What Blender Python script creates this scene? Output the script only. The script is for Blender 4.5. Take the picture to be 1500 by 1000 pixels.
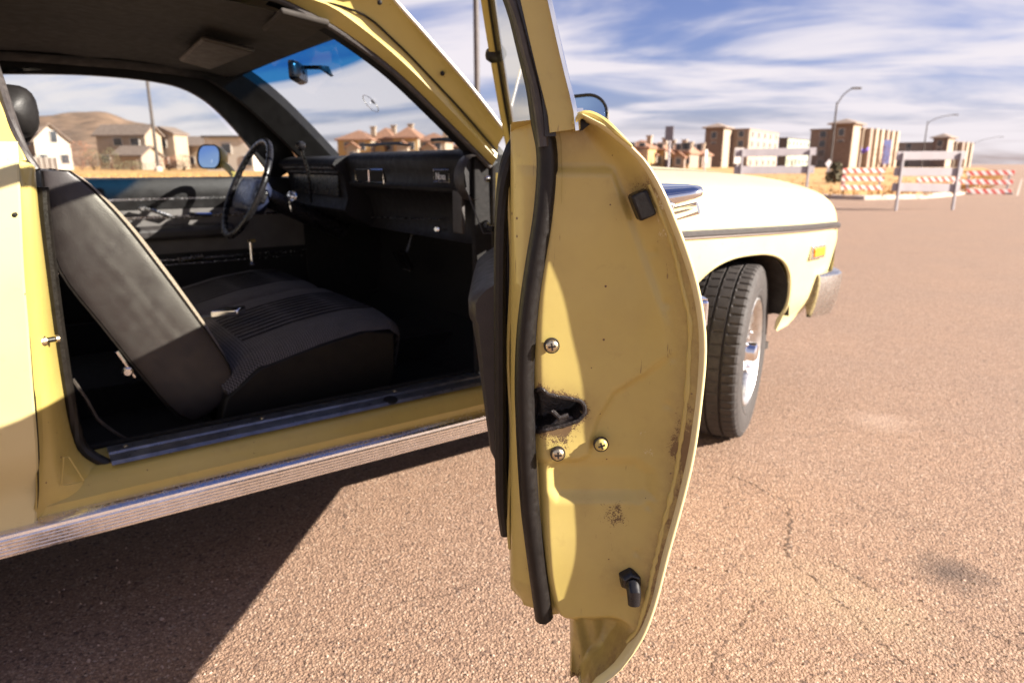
import bpy, bmesh, math, random
from mathutils import Vector, Matrix, noise
random.seed(7)
for o in list(bpy.data.objects): bpy.data.objects.remove(o)
S = bpy.context.scene
COL = S.collection
R = math.radians

# ---------------------------------------------------------------- camera
CAMZ = 1.005; FPX = 1000.0; PITCH = R(14.57); HEAD = R(54.5)   # calibrated: 24 mm on full frame
cam_d = bpy.data.cameras.new('camera'); cam = bpy.data.objects.new('camera', cam_d); COL.objects.link(cam)
cam.location = (0, 0, CAMZ); cam.rotation_euler = (R(90) - PITCH, 0, HEAD - R(90))
cam_d.sensor_width = 36; cam_d.lens = 24; cam_d.clip_start = 0.03; cam_d.clip_end = 6000
cam_d.dof.use_dof = True; cam_d.dof.focus_distance = 0.82; cam_d.dof.aperture_fstop = 6.2
S.camera = cam
FW = Vector((math.cos(HEAD), math.sin(HEAD), 0)); RT = Vector((math.sin(HEAD), -math.cos(HEAD), 0))

# ---------------------------------------------------------------- sun and sky
SUN_EL = R(25.0)
sh = (RT * 1.0 - FW * 0.215).normalized()
SUNV = Vector((sh.x * math.cos(SUN_EL), sh.y * math.cos(SUN_EL), math.sin(SUN_EL)))
sd = bpy.data.lights.new('sun', 'SUN'); sd.energy = 5.0; sd.angle = R(0.5); sd.color = (1.0, 0.92, 0.81)
so = bpy.data.objects.new('sun', sd); COL.objects.link(so); so.location = (0, 0, 30)
so.rotation_euler = SUNV.to_track_quat('Z', 'Y').to_euler()

w = bpy.data.worlds.new('World'); S.world = w; w.use_nodes = True
nt = w.node_tree; nt.nodes.clear()
def N(t, **k):
    n = nt.nodes.new(t)
    for a, b in k.items(): setattr(n, a, b)
    return n
out = N('ShaderNodeOutputWorld'); bg = N('ShaderNodeBackground')
sky = N('ShaderNodeTexSky', sky_type='NISHITA'); sky.sun_disc = False
sky.sun_elevation = SUN_EL; sky.sun_rotation = math.atan2(SUNV.x, SUNV.y); sky.air_density = 1.0; sky.dust_density = 0.6; sky.ozone_density = 3.0
tc = N('ShaderNodeTexCoord'); sep = N('ShaderNodeSeparateXYZ'); nt.links.new(tc.outputs['Generated'], sep.inputs[0])
def M(op, a, b=None, c=None):
    n = N('ShaderNodeMath', operation=op)
    for i, v in enumerate((a, b, c)):
        if v is None: continue
        if isinstance(v, (int, float)): n.inputs[i].default_value = v
        else: nt.links.new(v, n.inputs[i])
    return n.outputs[0]
zc = M('MAXIMUM', sep.outputs[2], 0.0)
den = M('ADD', zc, 0.16)
dR = M('ADD', M('MULTIPLY', sep.outputs[0], RT.x), M('MULTIPLY', sep.outputs[1], RT.y)); dF = M('ADD', M('MULTIPLY', sep.outputs[0], FW.x), M('MULTIPLY', sep.outputs[1], FW.y))
cx = M('MULTIPLY', M('DIVIDE', dR, den), 0.62); cy = M('MULTIPLY', M('ADD', M('DIVIDE', dF, den), M('MULTIPLY', M('DIVIDE', dR, den), 0.18)), 1.25)
cmb = N('ShaderNodeCombineXYZ'); nt.links.new(cx, cmb.inputs[0]); nt.links.new(cy, cmb.inputs[1])
mp = N('ShaderNodeMapping'); mp.inputs['Location'].default_value = (3.1, 1.7, 0)
nt.links.new(cmb.outputs[0], mp.inputs[0])
n1 = N('ShaderNodeTexNoise'); n1.inputs['Scale'].default_value = 1.25; n1.inputs['Detail'].default_value = 9; n1.inputs['Roughness'].default_value = 0.53; n1.inputs['Distortion'].default_value = 0.45
nt.links.new(mp.outputs[0], n1.inputs['Vector'])
rp = N('ShaderNodeValToRGB'); rp.color_ramp.elements[0].position = 0.345; rp.color_ramp.elements[1].position = 0.565
rp.color_ramp.interpolation = 'EASE'
nt.links.new(M('SUBTRACT', n1.outputs['Fac'], M('MULTIPLY', zc, 0.13)), rp.inputs[0])
cf = M('MULTIPLY', rp.outputs[0], 0.93)
mx = N('ShaderNodeMixRGB'); nt.links.new(cf, mx.inputs[0])
tint = N('ShaderNodeMixRGB', blend_type='MULTIPLY'); tint.inputs[0].default_value = 1; tint.inputs[2].default_value = (0.62, 0.53, 0.72, 1)
nt.links.new(sky.outputs[0], tint.inputs[1]); nt.links.new(tint.outputs[0], mx.inputs[1])
mx.inputs[2].default_value = (5.1, 4.75, 4.95, 1)
nt.links.new(mx.outputs[0], bg.inputs[0]); bg.inputs[1].default_value = 0.05
nt.links.new(bg.outputs[0], out.inputs[0])

S.view_settings.view_transform = 'Standard'; S.view_settings.look = 'None'; S.view_settings.gamma = 1
S.view_settings.use_curve_mapping = False; S.view_settings.exposure = 1.9
S.render.engine = 'CYCLES'
S.cycles.max_bounces = 5; S.cycles.transparent_max_bounces = 16; S.cycles.glossy_bounces = 4

# ---------------------------------------------------------------- measuring helpers (pixels of the 1500x1000 photograph to real points at a known plane)
def ray(px, py):
    a = px - 750.0; b = py - 500.0
    f = FPX * math.cos(PITCH) - b * math.sin(PITCH); d = b * math.cos(PITCH) + FPX * math.sin(PITCH)
    return RT * a + FW * f - Vector((0, 0, d))
CP = Vector((0, 0, CAMZ))
def onp(px, py, p0, n):
    r = ray(px, py); t = (Vector(p0) - CP).dot(n) / r.dot(n); return CP + r * t
def onY(px, py, Y): return onp(px, py, (0, Y, 0), Vector((0, 1, 0)))
def onX(px, py, X): return onp(px, py, (X, 0, 0), Vector((1, 0, 0)))
def onZ(px, py, Z): return onp(px, py, (0, 0, Z), Vector((0, 0, 1)))
def gp(px, d, z=0.0):
    r = ray(px, 240.0); k = d / r.dot(FW); q = CP + r * k; return Vector((q.x, q.y, z))
def zat(py, d):
    r = ray(750, py); return CAMZ + r.z * d / r.dot(FW)

# ---------------------------------------------------------------- material helpers
MATS = {}
class MT:
    def __init__(s, name):
        s.m = bpy.data.materials.new(name); s.m.use_nodes = True; s.t = s.m.node_tree
        s.b = s.t.nodes['Principled BSDF']; s.o = s.t.nodes['Material Output']; MATS[name] = s.m
    def n(s, t, **k):
        n = s.t.nodes.new(t)
        for a, b in k.items():
            if a in n.inputs.keys() if hasattr(n.inputs, 'keys') else False: n.inputs[a].default_value = b
            else: setattr(n, a, b)
        return n
    def l(s, a, b): s.t.links.new(a, b)
    def set(s, **k):
        for a, b in k.items():
            key = {'col': 'Base Color', 'rough': 'Roughness', 'metal': 'Metallic', 'coat': 'Coat Weight', 'spec': 'Specular IOR Level', 'coatr': 'Coat Roughness', 'sheen': 'Sheen Weight'}[a]
            s.b.inputs[key].default_value = (*b, 1) if isinstance(b, tuple) else b
        return s
    def coord(s, kind='Object', scale=None):
        c = s.n('ShaderNodeTexCoord').outputs[kind]
        if scale:
            m = s.n('ShaderNodeMapping'); m.inputs['Scale'].default_value = scale; s.l(c, m.inputs[0]); c = m.outputs[0]
        return c
    def geo(s): return s.n('ShaderNodeNewGeometry').outputs['Position']
    def noise(s, co, scale, detail=4, rough=0.55, dist=0):
        n = s.n('ShaderNodeTexNoise'); n.inputs['Scale'].default_value = scale; n.inputs['Detail'].default_value = detail
        n.inputs['Roughness'].default_value = rough; n.inputs['Distortion'].default_value = dist; s.l(co, n.inputs['Vector']); return n.outputs['Fac']
    def vor(s, co, scale, feature='F1', outp='Distance', rnd=1.0):
        n = s.n('ShaderNodeTexVoronoi', feature=feature); n.inputs['Scale'].default_value = scale; n.inputs['Randomness'].default_value = rnd
        s.l(co, n.inputs['Vector']); return n.outputs[outp]
    def ramp(s, fac, stops):
        r = s.n('ShaderNodeValToRGB'); e = r.color_ramp.elements
        while len(e) > 1: e.remove(e[-1])
        e[0].position = stops[0][0]; e[0].color = (*stops[0][1], 1) if isinstance(stops[0][1], tuple) else (stops[0][1],) * 3 + (1,)
        for p, c in stops[1:]:
            x = e.new(p); x.color = (*c, 1) if isinstance(c, tuple) else (c, c, c, 1)
        s.l(fac, r.inputs[0]); return r.outputs[0]
    def mix(s, fac, a, b, mode='MIX'):
        m = s.n('ShaderNodeMixRGB', blend_type=mode)
        for i, v in enumerate((fac, a, b)):
            if isinstance(v, tuple): m.inputs[i].default_value = (*v, 1)
            elif isinstance(v, (int, float)): m.inputs[i].default_value = v
            else: s.l(v, m.inputs[i])
        return m.outputs[0]
    def math(s, op, a, b=None, c=None, clamp=False):
        m = s.n('ShaderNodeMath', operation=op); m.use_clamp = clamp
        for i, v in enumerate((a, b, c)):
            if v is None: continue
            if isinstance(v, (int, float)): m.inputs[i].default_value = v
            else: s.l(v, m.inputs[i])
        return m.outputs[0]
    def bump(s, h, strength=0.3, dist=0.01):
        b = s.n('ShaderNodeBump'); b.inputs['Strength'].default_value = strength; b.inputs['Distance'].default_value = dist
        s.l(h, b.inputs['Height']); s.l(b.outputs[0], s.b.inputs['Normal'])
    def color(s, c): s.l(c, s.b.inputs['Base Color'])
    def rough(s, c): s.l(c, s.b.inputs['Roughness'])

def simple(name, col, rough=0.6, metal=0.0, var=0.12, nscale=8.0, bump=0.0, bscale=200.0, **k):
    t = MT(name).set(col=col, rough=rough, metal=metal, **k)
    p = t.geo()
    f = t.noise(p, nscale, 3)
    t.color(t.ramp(f, [(0.3, tuple(c * (1 - var) for c in col)), (0.7, tuple(min(1, c * (1 + var)) for c in col))]))
    f2 = t.noise(p, nscale * 3.1, 2)
    t.rough(t.ramp(f2, [(0.3, max(0.02, rough - 0.08)), (0.7, min(1, rough + 0.1))]))
    if bump: t.bump(t.noise(p, bscale, 3), bump, 0.002)
    return t.m

PAINT = (0.50, 0.395, 0.135)
def paint_mat(name, dirt=False, cols=((0.455, 0.352, 0.102), (0.49, 0.385, 0.125))):
    t = MT(name).set(col=PAINT, rough=0.34, coat=0.3, coatr=0.06, spec=0.35)
    p = t.geo()
    a = t.noise(p, 5, 4); base = t.ramp(a, [(0.35, cols[0]), (0.7, cols[1])])
    grime = t.noise(p, 26, 6, 0.7)
    base = t.mix(t.ramp(grime, [(0.6, 0.0), (0.78, 0.28)]), base, (0.24, 0.155, 0.055))
    # tiny chips and specks
    sp = t.vor(p, 95); ch = t.vor(p, 95, outp='Color')
    chv = t.n('ShaderNodeSeparateColor'); t.l(ch, chv.inputs[0])
    speck = t.math('MULTIPLY', t.math('LESS_THAN', sp, t.math('MULTIPLY', chv.outputs[1], 0.17)), t.math('GREATER_THAN', chv.outputs[0], 0.95 if dirt else 0.972))
    base = t.mix(speck, base, (0.10, 0.05, 0.03))
    if dirt:
        at = t.n('ShaderNodeAttribute', attribute_name='dirt'); sepc = t.n('ShaderNodeSeparateColor'); t.l(at.outputs['Color'], sepc.inputs[0])
        nz = t.noise(p, 520, 4, 0.8); nz2 = t.noise(p, 90, 4, 0.7)
        nn = t.math('ADD', t.math('MULTIPLY', nz, 0.6), t.math('MULTIPLY', nz2, 0.4))
        k = t.math('GREATER_THAN', t.math('ADD', nn, t.math('MULTIPLY', sepc.outputs[0], 0.42)), 0.69)
        base = t.mix(t.math('MULTIPLY', k, 0.95), base, (0.07, 0.035, 0.02))
        soft = t.math('MULTIPLY', sepc.outputs[1], t.ramp(nz2, [(0.25, 0.35), (0.7, 1.0)]))
        base = t.mix(soft, base, (0.17, 0.10, 0.04))
        k2 = t.math('MULTIPLY', t.math('GREATER_THAN', t.math('ADD', nn, t.math('MULTIPLY', sepc.outputs[2], 0.45)), 0.82), 1.0)
        base = t.mix(k2, base, (0.56, 0.48, 0.29))
        t.rough(t.mix(k, t.ramp(nz2, [(0.3, 0.3), (0.7, 0.46)]), (0.85, 0.85, 0.85)))
    if dirt:
        mpn = t.n('ShaderNodeMapping'); mpn.inputs['Scale'].default_value = (260, 260, 34); mpn.inputs['Rotation'].default_value = (0.25, 0.15, 0); t.l(p, mpn.inputs[0])
        sc1 = t.noise(mpn.outputs[0], 1.0, 2, 0.5); scm = t.math('MULTIPLY', t.ramp(sc1, [(0.70, 0.0), (0.74, 0.75)]), t.ramp(t.noise(p, 19, 2), [(0.52, 0.0), (0.62, 1.0)]))
        base = t.mix(scm, base, (0.16, 0.095, 0.045))
        base = t.mix(t.ramp(t.noise(p, 9, 5, 0.65), [(0.45, 0.0), (0.8, 0.35)]), base, (0.34, 0.235, 0.09))
    t.color(base)
    t.bump(t.noise(p, 160, 2), 0.02, 0.002)
    return t.m
M_SUNLIT = paint_mat('sunlit_paint', False, ((0.57, 0.485, 0.245), (0.60, 0.515, 0.275))); M_PAINT = paint_mat('yellow_paint'); M_DOORP = paint_mat('door_paint', True)  # outer panels: strong sunlight put into a paler copy of the yellow paint
M_CHROME = simple('chrome', (0.82, 0.82, 0.84), 0.08, 1.0, 0.03)
M_CHROMED = simple('dull_chrome', (0.62, 0.60, 0.58), 0.24, 1.0, 0.12, 60)
M_DRIP = simple('drip_rail_metal', (0.62, 0.58, 0.52), 0.5, 0.7, 0.06, 40)
M_ALU = simple('ribbed_aluminium', (0.84, 0.82, 0.82), 0.2, 1.0, 0.06, 40)
M_SCUFF = simple('scuff_plate_metal', (0.22, 0.23, 0.27), 0.35, 0.85, 0.3, 30)
M_RUB = simple('black_rubber', (0.009, 0.0075, 0.007), 0.36, 0, 0.3, 60, 0.15, 500, spec=0.28)
M_RUBG = simple('weathered_rubber', (0.036, 0.030, 0.028), 0.45, 0, 0.3, 60, 0.25, 700)
M_VSEAT = simple('seat_vinyl', (0.0185, 0.0145, 0.0152), 0.47, 0, 0.12, 9, 0.2, 420, spec=0.6)
M_BTRIM = simple('black_trim', (0.0045, 0.004, 0.004), 0.55, 0, 0.15, 9, 0.2, 420, spec=0.25)
M_VINYL = simple('black_vinyl', (0.0085, 0.0075, 0.0075), 0.48, 0, 0.15, 9, 0.2, 420, spec=0.35)
M_VINYLG = simple('charcoal_vinyl', (0.034, 0.029, 0.028), 0.46, 0, 0.2, 14, 0.3, 420)
M_DASH = simple('dash_vinyl', (0.010, 0.009, 0.010), 0.5, 0, 0.2, 14, 0.3, 500, spec=0.25)
M_PLAST = simple('black_plastic', (0.010, 0.009, 0.010), 0.28, 0, 0.2, 20)
M_BLUEPAD = simple('navy_pad', (0.018, 0.022, 0.045), 0.32, 0, 0.2, 20)
M_CARPET = simple('black_carpet', (0.007, 0.006, 0.006), 0.95, 0, 0.4, 60, 0.5, 700)
M_HEADL = simple('headliner_cloth', (0.024, 0.0195, 0.0165), 0.85, 0, 0.2, 12, 0.3, 600)
M_VISOR = simple('visor_vinyl', (0.055, 0.044, 0.036), 0.6, 0, 0.2, 12, 0.3, 600)
M_BLACK = simple('grease_black', (0.015, 0.011, 0.010), 0.45, 0, 0.5, 90, 0.6, 300)
M_STEEL = simple('zinc_steel', (0.62, 0.52, 0.36), 0.32, 1.0, 0.2, 120)
M_AMBER = simple('amber_lens', (0.85, 0.24, 0.02), 0.15, 0, 0.1, 60)
M_TYRE = simple('tyre_rubber', (0.034, 0.028, 0.026), 0.75, 0, 0.25, 40, 0.3, 300)
M_RIM = simple('rim_silver', (0.62, 0.61, 0.60), 0.33, 1.0, 0.08, 40)
M_RIMD = simple('rim_grey', (0.20, 0.19, 0.18), 0.4, 0.6, 0.2, 40)
M_WELL = simple('undercoat', (0.03, 0.024, 0.02), 0.8, 0, 0.4, 40)
M_LETTER = simple('silver_letter', (0.75, 0.72, 0.70), 0.3, 0.6, 0.05)
def mirror_mat():
    t = MT('mirror_glass').set(col=(0.40, 0.55, 0.75), rough=0.02, metal=1.0)
    t.color(t.mix(t.noise(t.geo(), 30, 2), (0.33, 0.50, 0.72), (0.37, 0.54, 0.76))); return t.m
M_MIR = mirror_mat()
M_MIRN = simple('grey_mirror', (0.32, 0.33, 0.35), 0.03, 1.0, 0.02)
def glass_mat(name, tint, band=None):
    t = MT(name); t.t.nodes.remove(t.b)
    tr = t.n('ShaderNodeBsdfTransparent'); gl = t.n('ShaderNodeBsdfGlossy'); gl.inputs['Roughness'].default_value = 0.01
    mixn = t.n('ShaderNodeMixShader'); lw = t.n('ShaderNodeLayerWeight'); lw.inputs[0].default_value = 0.5
    t.l(t.math('ADD', t.math('MULTIPLY', t.math('POWER', lw.outputs['Facing'], 4.0), 0.3), 0.025), mixn.inputs[0]); t.l(tr.outputs[0], mixn.inputs[1]); t.l(gl.outputs[0], mixn.inputs[2]); t.l(mixn.outputs[0], t.o.inputs[0])
    c = t.mix(t.noise(t.geo(), 3, 2), tint, tuple(x * 0.97 for x in tint))
    if band:
        sp = t.n('ShaderNodeSeparateXYZ'); t.l(t.geo(), sp.inputs[0])
        f = t.ramp(t.math('DIVIDE', t.math('SUBTRACT', sp.outputs[2], 1.285), 0.05, clamp=True), [(0.0, 0.0), (0.4, 0.25), (0.62, 1.0)])
        c = t.mix(f, c, band)
    t.l(c, tr.inputs[0]); return t.m
M_WSHIELD = glass_mat('windshield_glass', (0.82, 0.86, 0.88), (0.04, 0.24, 0.55))
M_GLASS = glass_mat('side_glass', (0.90, 0.93, 0.90))
M_DGLASS = glass_mat('green_tinted_glass', (0.80, 0.80, 0.71))
def tweed():
    t = MT('tweed_fabric').set(rough=0.9, col=(0.2, 0.17, 0.15))
    co = t.coord('Object')
    n = t.n('ShaderNodeTexChecker'); n.inputs['Scale'].default_value = 260; t.l(co, n.inputs[0])
    n.inputs[1].default_value = (0.50, 0.42, 0.35, 1); n.inputs[2].default_value = (0.025, 0.022, 0.022, 1)
    v = t.noise(co, 420, 3, 0.6)
    c = t.mix(0.45, n.outputs[0], t.ramp(v, [(0.35, (0.03, 0.026, 0.025)), (0.65, (0.58, 0.48, 0.38))]))
    t.color(c); t.bump(v, 0.6, 0.002); return t.m
M_TWEED = tweed()
def ribcloth():
    # seat cloth: herringbone with sewn channels running fore and aft
    t = MT('seat_cloth').set(rough=0.85)
    co = t.geo(); sp = t.n('ShaderNodeSeparateXYZ'); t.l(co, sp.inputs[0])
    ds = t.math('SINE', t.math('ADD', t.math('MULTIPLY', sp.outputs[0], 900), t.math('MULTIPLY', t.math('PINGPONG', sp.outputs[1], 0.0045), 900)))
    ch = t.math('PINGPONG', t.math('SUBTRACT', sp.outputs[1], 1.86), 0.0185)
    base = t.ramp(ds, [(0.0, (0.016, 0.0145, 0.016)), (0.8, (0.17, 0.152, 0.157))])
    base = t.mix(t.ramp(t.noise(co, 24, 4), [(0.3, 0.0), (0.8, 0.5)]), base, (0.035, 0.032, 0.034))
    t.color(base); t.bump(t.math('ADD', t.math('MULTIPLY', ds, 0.2), t.math('MULTIPLY', ch, 40)), 0.5, 0.003); return t.m
M_CLOTH = ribcloth()

# ---------------------------------------------------------------- mesh helpers
class MB:
    def __init__(s): s.v = []; s.f = []; s.mi = []; s.cur = 0
    def V(s, p): s.v.append(tuple(p)); return len(s.v) - 1
    def F(s, *i): s.f.append(tuple(i)); s.mi.append(s.cur)
    def poly(s, pts): s.F(*[s.V(p) for p in pts]); return s
    def grid(s, rows, cu=False, cv=False):
        ids = [[s.V(p) for p in r] for r in rows]; nr = len(ids); nc = len(ids[0])
        for i in range(nr if cv else nr - 1):
            for j in range(nc if cu else nc - 1):
                s.F(ids[i][j], ids[i][(j + 1) % nc], ids[(i + 1) % nr][(j + 1) % nc], ids[(i + 1) % nr][j])
        return ids
    def cap(s, ids, flip=False): s.F(*(reversed(ids) if flip else ids))
    def loft(s, rings, closed=True, caps=True):
        ids = s.grid(rings, cu=closed)
        if caps: s.cap(ids[0], True); s.cap(ids[-1])
        return s
    def box(s, c, d, ax=None):
        c = Vector(c); ax = ax or (Vector((1, 0, 0)), Vector((0, 1, 0)), Vector((0, 0, 1)))
        h = [a * (k / 2) for a, k in zip(ax, d)]
        P = [c + h[0] * i + h[1] * j + h[2] * k for k in (-1, 1) for j in (-1, 1) for i in (-1, 1)]
        ids = [s.V(p) for p in P]
        for f in ((0, 2, 3, 1), (4, 5, 7, 6), (0, 1, 5, 4), (2, 6, 7, 3), (0, 4, 6, 2), (1, 3, 7, 5)): s.F(*[ids[i] for i in f])
        return s
    def prism(s, poly, ex):
        ex = Vector(ex); a = [Vector(p) for p in poly]; s.loft([a, [p + ex for p in a]]); return s
    def sweep(s, path, prof, ref, closed=False, caps=True, scale=None):
        """prof: list of (a,b): a along side, b along ref-ish normal"""
        path = [Vector(p) for p in path]; rings = []; n = len(path)
        for i, p in enumerate(path):
            if closed: t = path[(i + 1) % n] - path[i - 1]
            else: t = path[min(i + 1, n - 1)] - path[max(i - 1, 0)]
            t.normalize(); rf = Vector(ref[i]) if isinstance(ref, list) else Vector(ref)
            sd = t.cross(rf).normalized(); nr = sd.cross(t).normalized(); k = scale[i] if scale else 1
            rings.append([p + sd * (a * k) + nr * (b * k) for a, b in prof])
        ids = s.grid(rings, cu=True, cv=closed)
        if caps and not closed: s.cap(ids[0], True); s.cap(ids[-1])
        return s
    def tube(s, path, r, seg=10, ref=(0.13, 0.21, 0.97), closed=False, scale=None):
        return s.sweep(path, [(r * math.cos(2 * math.pi * k / seg), r * math.sin(2 * math.pi * k / seg)) for k in range(seg)], ref, closed, True, scale)
    def lathe(s, prof, o, axis, seg=32, capends=False):
        o = Vector(o); axis = Vector(axis).normalized(); a = axis.orthogonal().normalized(); b = axis.cross(a)
        rings = [[o + axis * h + (a * math.cos(2 * math.pi * k / seg) + b * math.sin(2 * math.pi * k / seg)) * r for k in range(seg)] for h, r in prof]
        ids = s.grid(rings, cu=True)
        if capends: s.cap(ids[0], True); s.cap(ids[-1])
        return s
    def build(s, name, mats, parent=None, smooth=35, bevel=0, bseg=2, subsurf=0, recalc=True, solid=0, attr=None):
        mats = mats if isinstance(mats, (list, tuple)) else [mats]
        c = Vector((0, 0, 0))
        if s.v:
            lo = [min(p[k] for p in s.v) for k in range(3)]; hi = [max(p[k] for p in s.v) for k in range(3)]
            c = Vector([(lo[k] + hi[k]) / 2 for k in range(3)])
        me = bpy.data.meshes.new(name); me.from_pydata([tuple(Vector(p) - c) for p in s.v], [], s.f)
        for m in mats: me.materials.append(m)
        me.polygons.foreach_set('material_index', s.mi)
        if attr:
            ca = me.color_attributes.new(attr[0], 'FLOAT_COLOR', 'POINT')
            for i, v in enumerate(attr[1]): ca.data[i].color = (*v, 1)
        if recalc:
            bm = bmesh.new(); bm.from_mesh(me); bmesh.ops.remove_doubles(bm, verts=bm.verts, dist=1e-6) if not attr else None
            bmesh.ops.recalc_face_normals(bm, faces=bm.faces); bm.to_mesh(me); bm.free()
        o = bpy.data.objects.new(name, me); COL.objects.link(o); o.location = c
        if smooth:
            me.polygons.foreach_set('use_smooth', [True] * len(me.polygons)); me.set_sharp_from_angle(angle=R(smooth))
        if solid: md = o.modifiers.new('solid', 'SOLIDIFY'); md.thickness = solid; md.offset = 0
        if bevel:
            md = o.modifiers.new('bevel', 'BEVEL'); md.width = bevel; md.segments = bseg; md.limit_method = 'ANGLE'; md.angle_limit = R(40); md.harden_normals = False
        if subsurf: md = o.modifiers.new('sub', 'SUBSURF'); md.levels = subsurf; md.render_levels = subsurf
        if parent:
            o.parent = parent; bpy.context.view_layer.update() if False else None
            o.matrix_parent_inverse = PINV[parent.name]
        PINV[o.name] = (PM(o)).inverted()
        return o
PINV = {}
def PM(o):
    m = Matrix.LocRotScale(o.location, o.rotation_euler, o.scale)
    if o.parent: m = PINV[o.parent.name].inverted() @ o.matrix_parent_inverse @ m
    return m
def empty(name, loc, label, cat, group=None):
    e = bpy.data.objects.new(name, None); COL.objects.link(e); e.location = loc; e.empty_display_size = 0.2
    PINV[e.name] = Matrix.Translation(Vector(loc)).inverted(); tag(e, label, cat, group); return e
def tag(o, label=None, cat=None, group=None, kind=None):
    if label: o['label'] = label
    if cat: o['category'] = cat
    if group: o['group'] = group
    if kind: o['kind'] = kind
    return o
def interp(tab, x):
    tab = sorted(tab)
    if x <= tab[0][0]: return tab[0][1]
    for (a, b), (c, d) in zip(tab, tab[1:]):
        if x <= c: return b + (d - b) * (x - a) / (c - a)
    return tab[-1][1]
def spl(tab, x):
    """smooth (Catmull) interpolation of a table"""
    tab = sorted(tab); n = len(tab)
    if x <= tab[0][0]: return tab[0][1]
    if x >= tab[-1][0]: return tab[-1][1]
    for i in range(n - 1):
        if x <= tab[i + 1][0]:
            x0, y0 = tab[i]; x1, y1 = tab[i + 1]; h = x1 - x0; t = (x - x0) / h
            m0 = (y1 - (tab[i - 1][1] if i else y0)) / (x1 - (tab[i - 1][0] if i else x0)) if i else (y1 - y0) / h
            m1 = ((tab[i + 2][1] if i + 2 < n else y1) - y0) / ((tab[i + 2][0] if i + 2 < n else x1) - x0)
            return (2*t**3-3*t*t+1)*y0 + (t**3-2*t*t+t)*h*m0 + (-2*t**3+3*t*t)*y1 + (t**3-t*t)*h*m1
def spath(pts, n):
    """smooth 3D path through points"""
    pts = [Vector(p) for p in pts]; L = [0]
    for a, b in zip(pts, pts[1:]): L.append(L[-1] + (b - a).length)
    return [Vector([spl([(l, p[k]) for l, p in zip(L, pts)], L[-1] * i / (n - 1)) for k in range(3)]) for i in range(n)]
def sst(a, b, x):
    t = max(0, min(1, (x - a) / (b - a))); return t * t * (3 - 2 * t)
def fr(a, b, n): return [a + (b - a) * i / (n - 1) for i in range(n)]


# ================================================================ SETTING
def ground_mat():
    t = MT('old_asphalt').set(rough=0.9)
    p = t.geo()
    v1c = t.vor(p, 160, outp='Color'); sc = t.n('ShaderNodeSeparateColor'); t.l(v1c, sc.inputs[0])
    v1 = t.vor(p, 160); v2 = t.vor(p, 380)
    big = t.noise(p, 1.3, 4, 0.6); mid = t.noise(p, 14, 3, 0.6); ragged = t.noise(p, 16, 4, 0.75)
    stone = t.ramp(sc.outputs[0], [(0.0, (0.19, 0.118, 0.08)), (0.2, (0.305, 0.196, 0.133)), (0.7, (0.355, 0.233, 0.161)), (0.93, (0.41, 0.28, 0.198)), (1.0, (0.50, 0.365, 0.27))])
    gap = t.ramp(v1, [(0.30, 0.0), (0.62, 0.7)])
    c = t.mix(gap, stone, (0.19, 0.115, 0.08))
    fine = t.ramp(v2, [(0.15, (1.12, 1.12, 1.12)), (0.7, (0.80, 0.78, 0.76))])
    c = t.mix(0.75, c, fine, 'MULTIPLY')
    c = t.mix(t.ramp(big, [(0.3, 0.0), (0.75, 0.55)]), c, t.mix(1.0, c, (1.2, 1.14, 1.05), 'MULTIPLY'))
    c = t.mix(t.ramp(mid, [(0.30, 0.22), (0.55, 0.0)]), c, t.mix(1.0, c, (0.72, 0.68, 0.66), 'MULTIPLY'))
    c = t.mix(t.math('GREATER_THAN', sc.outputs[1], 0.945), c, (0.115, 0.07, 0.05)); c = t.mix(t.math('MULTIPLY', t.math('GREATER_THAN', sc.outputs[2], 0.965), 0.4), c, (0.50, 0.39, 0.30))
    # cracks
    wob = t.n('ShaderNodeMixRGB'); wob.inputs[0].default_value = 0.22; t.l(p, wob.inputs[1])
    nn = t.n('ShaderNodeTexNoise'); nn.inputs['Scale'].default_value = 3.5; nn.inputs['Detail'].default_value = 6; t.l(p, nn.inputs['Vector']); t.l(nn.outputs['Color'], wob.inputs[2])
    ck = t.vor(wob.outputs[0], 0.62, 'DISTANCE_TO_EDGE')
    ckm = t.math('MULTIPLY', t.ramp(ck, [(0.0035, 1.0), (0.011, 0.0)]), t.ramp(t.noise(p, 2.1, 3), [(0.52, 0.0), (0.66, 0.22)]))
    c = t.mix(ckm, c, (0.06, 0.036, 0.026))
    # oil / tar stains
    def spot(px, py, r, amt, col, c):
        q = onZ(px, py, 0); mpn = t.n('ShaderNodeVectorMath', operation='DISTANCE'); mpn.inputs[1].default_value = q; t.l(p, mpn.inputs[0])
        d = t.math('ADD', t.math('DIVIDE', mpn.outputs['Value'], r), t.math('MULTIPLY', t.math('SUBTRACT', ragged, 0.5), 1.15))
        return t.mix(t.math('MULTIPLY', t.ramp(d, [(0.1, 1.0), (0.95, 0.0)]), amt), c, col)
    c = spot(1392, 838, 0.12, 0.85, (0.07, 0.045, 0.035), c)
    c = spot(1290, 617, 0.16, 0.28, (0.50, 0.37, 0.29), c)
    c = spot(1190, 860, 0.20, 0.22, (0.42, 0.31, 0.19), c)
    c = spot(1300, 905, 0.15, 0.22, (0.42, 0.31, 0.19), c)
    # far lanes: broad darker and lighter bands of old sealing
    band = t.noise(t.coord('Object', (0.02, 0.16, 1)), 1.0, 3)
    c = t.mix(t.ramp(band, [(0.45, 0.0), (0.68, 0.35)]), c, (0.24, 0.15, 0.105))
    t.color(c)
    h = t.math('ADD', t.math('MULTIPLY', t.math('SUBTRACT', 1.0, v1), 0.7), t.math('ADD', t.math('MULTIPLY', t.math('SUBTRACT', 1.0, v2), 0.35), t.math('MULTIPLY', ckm, -1.4)))
    t.bump(h, 0.75, 0.007); return t.m
M_GROUND = ground_mat()
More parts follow.
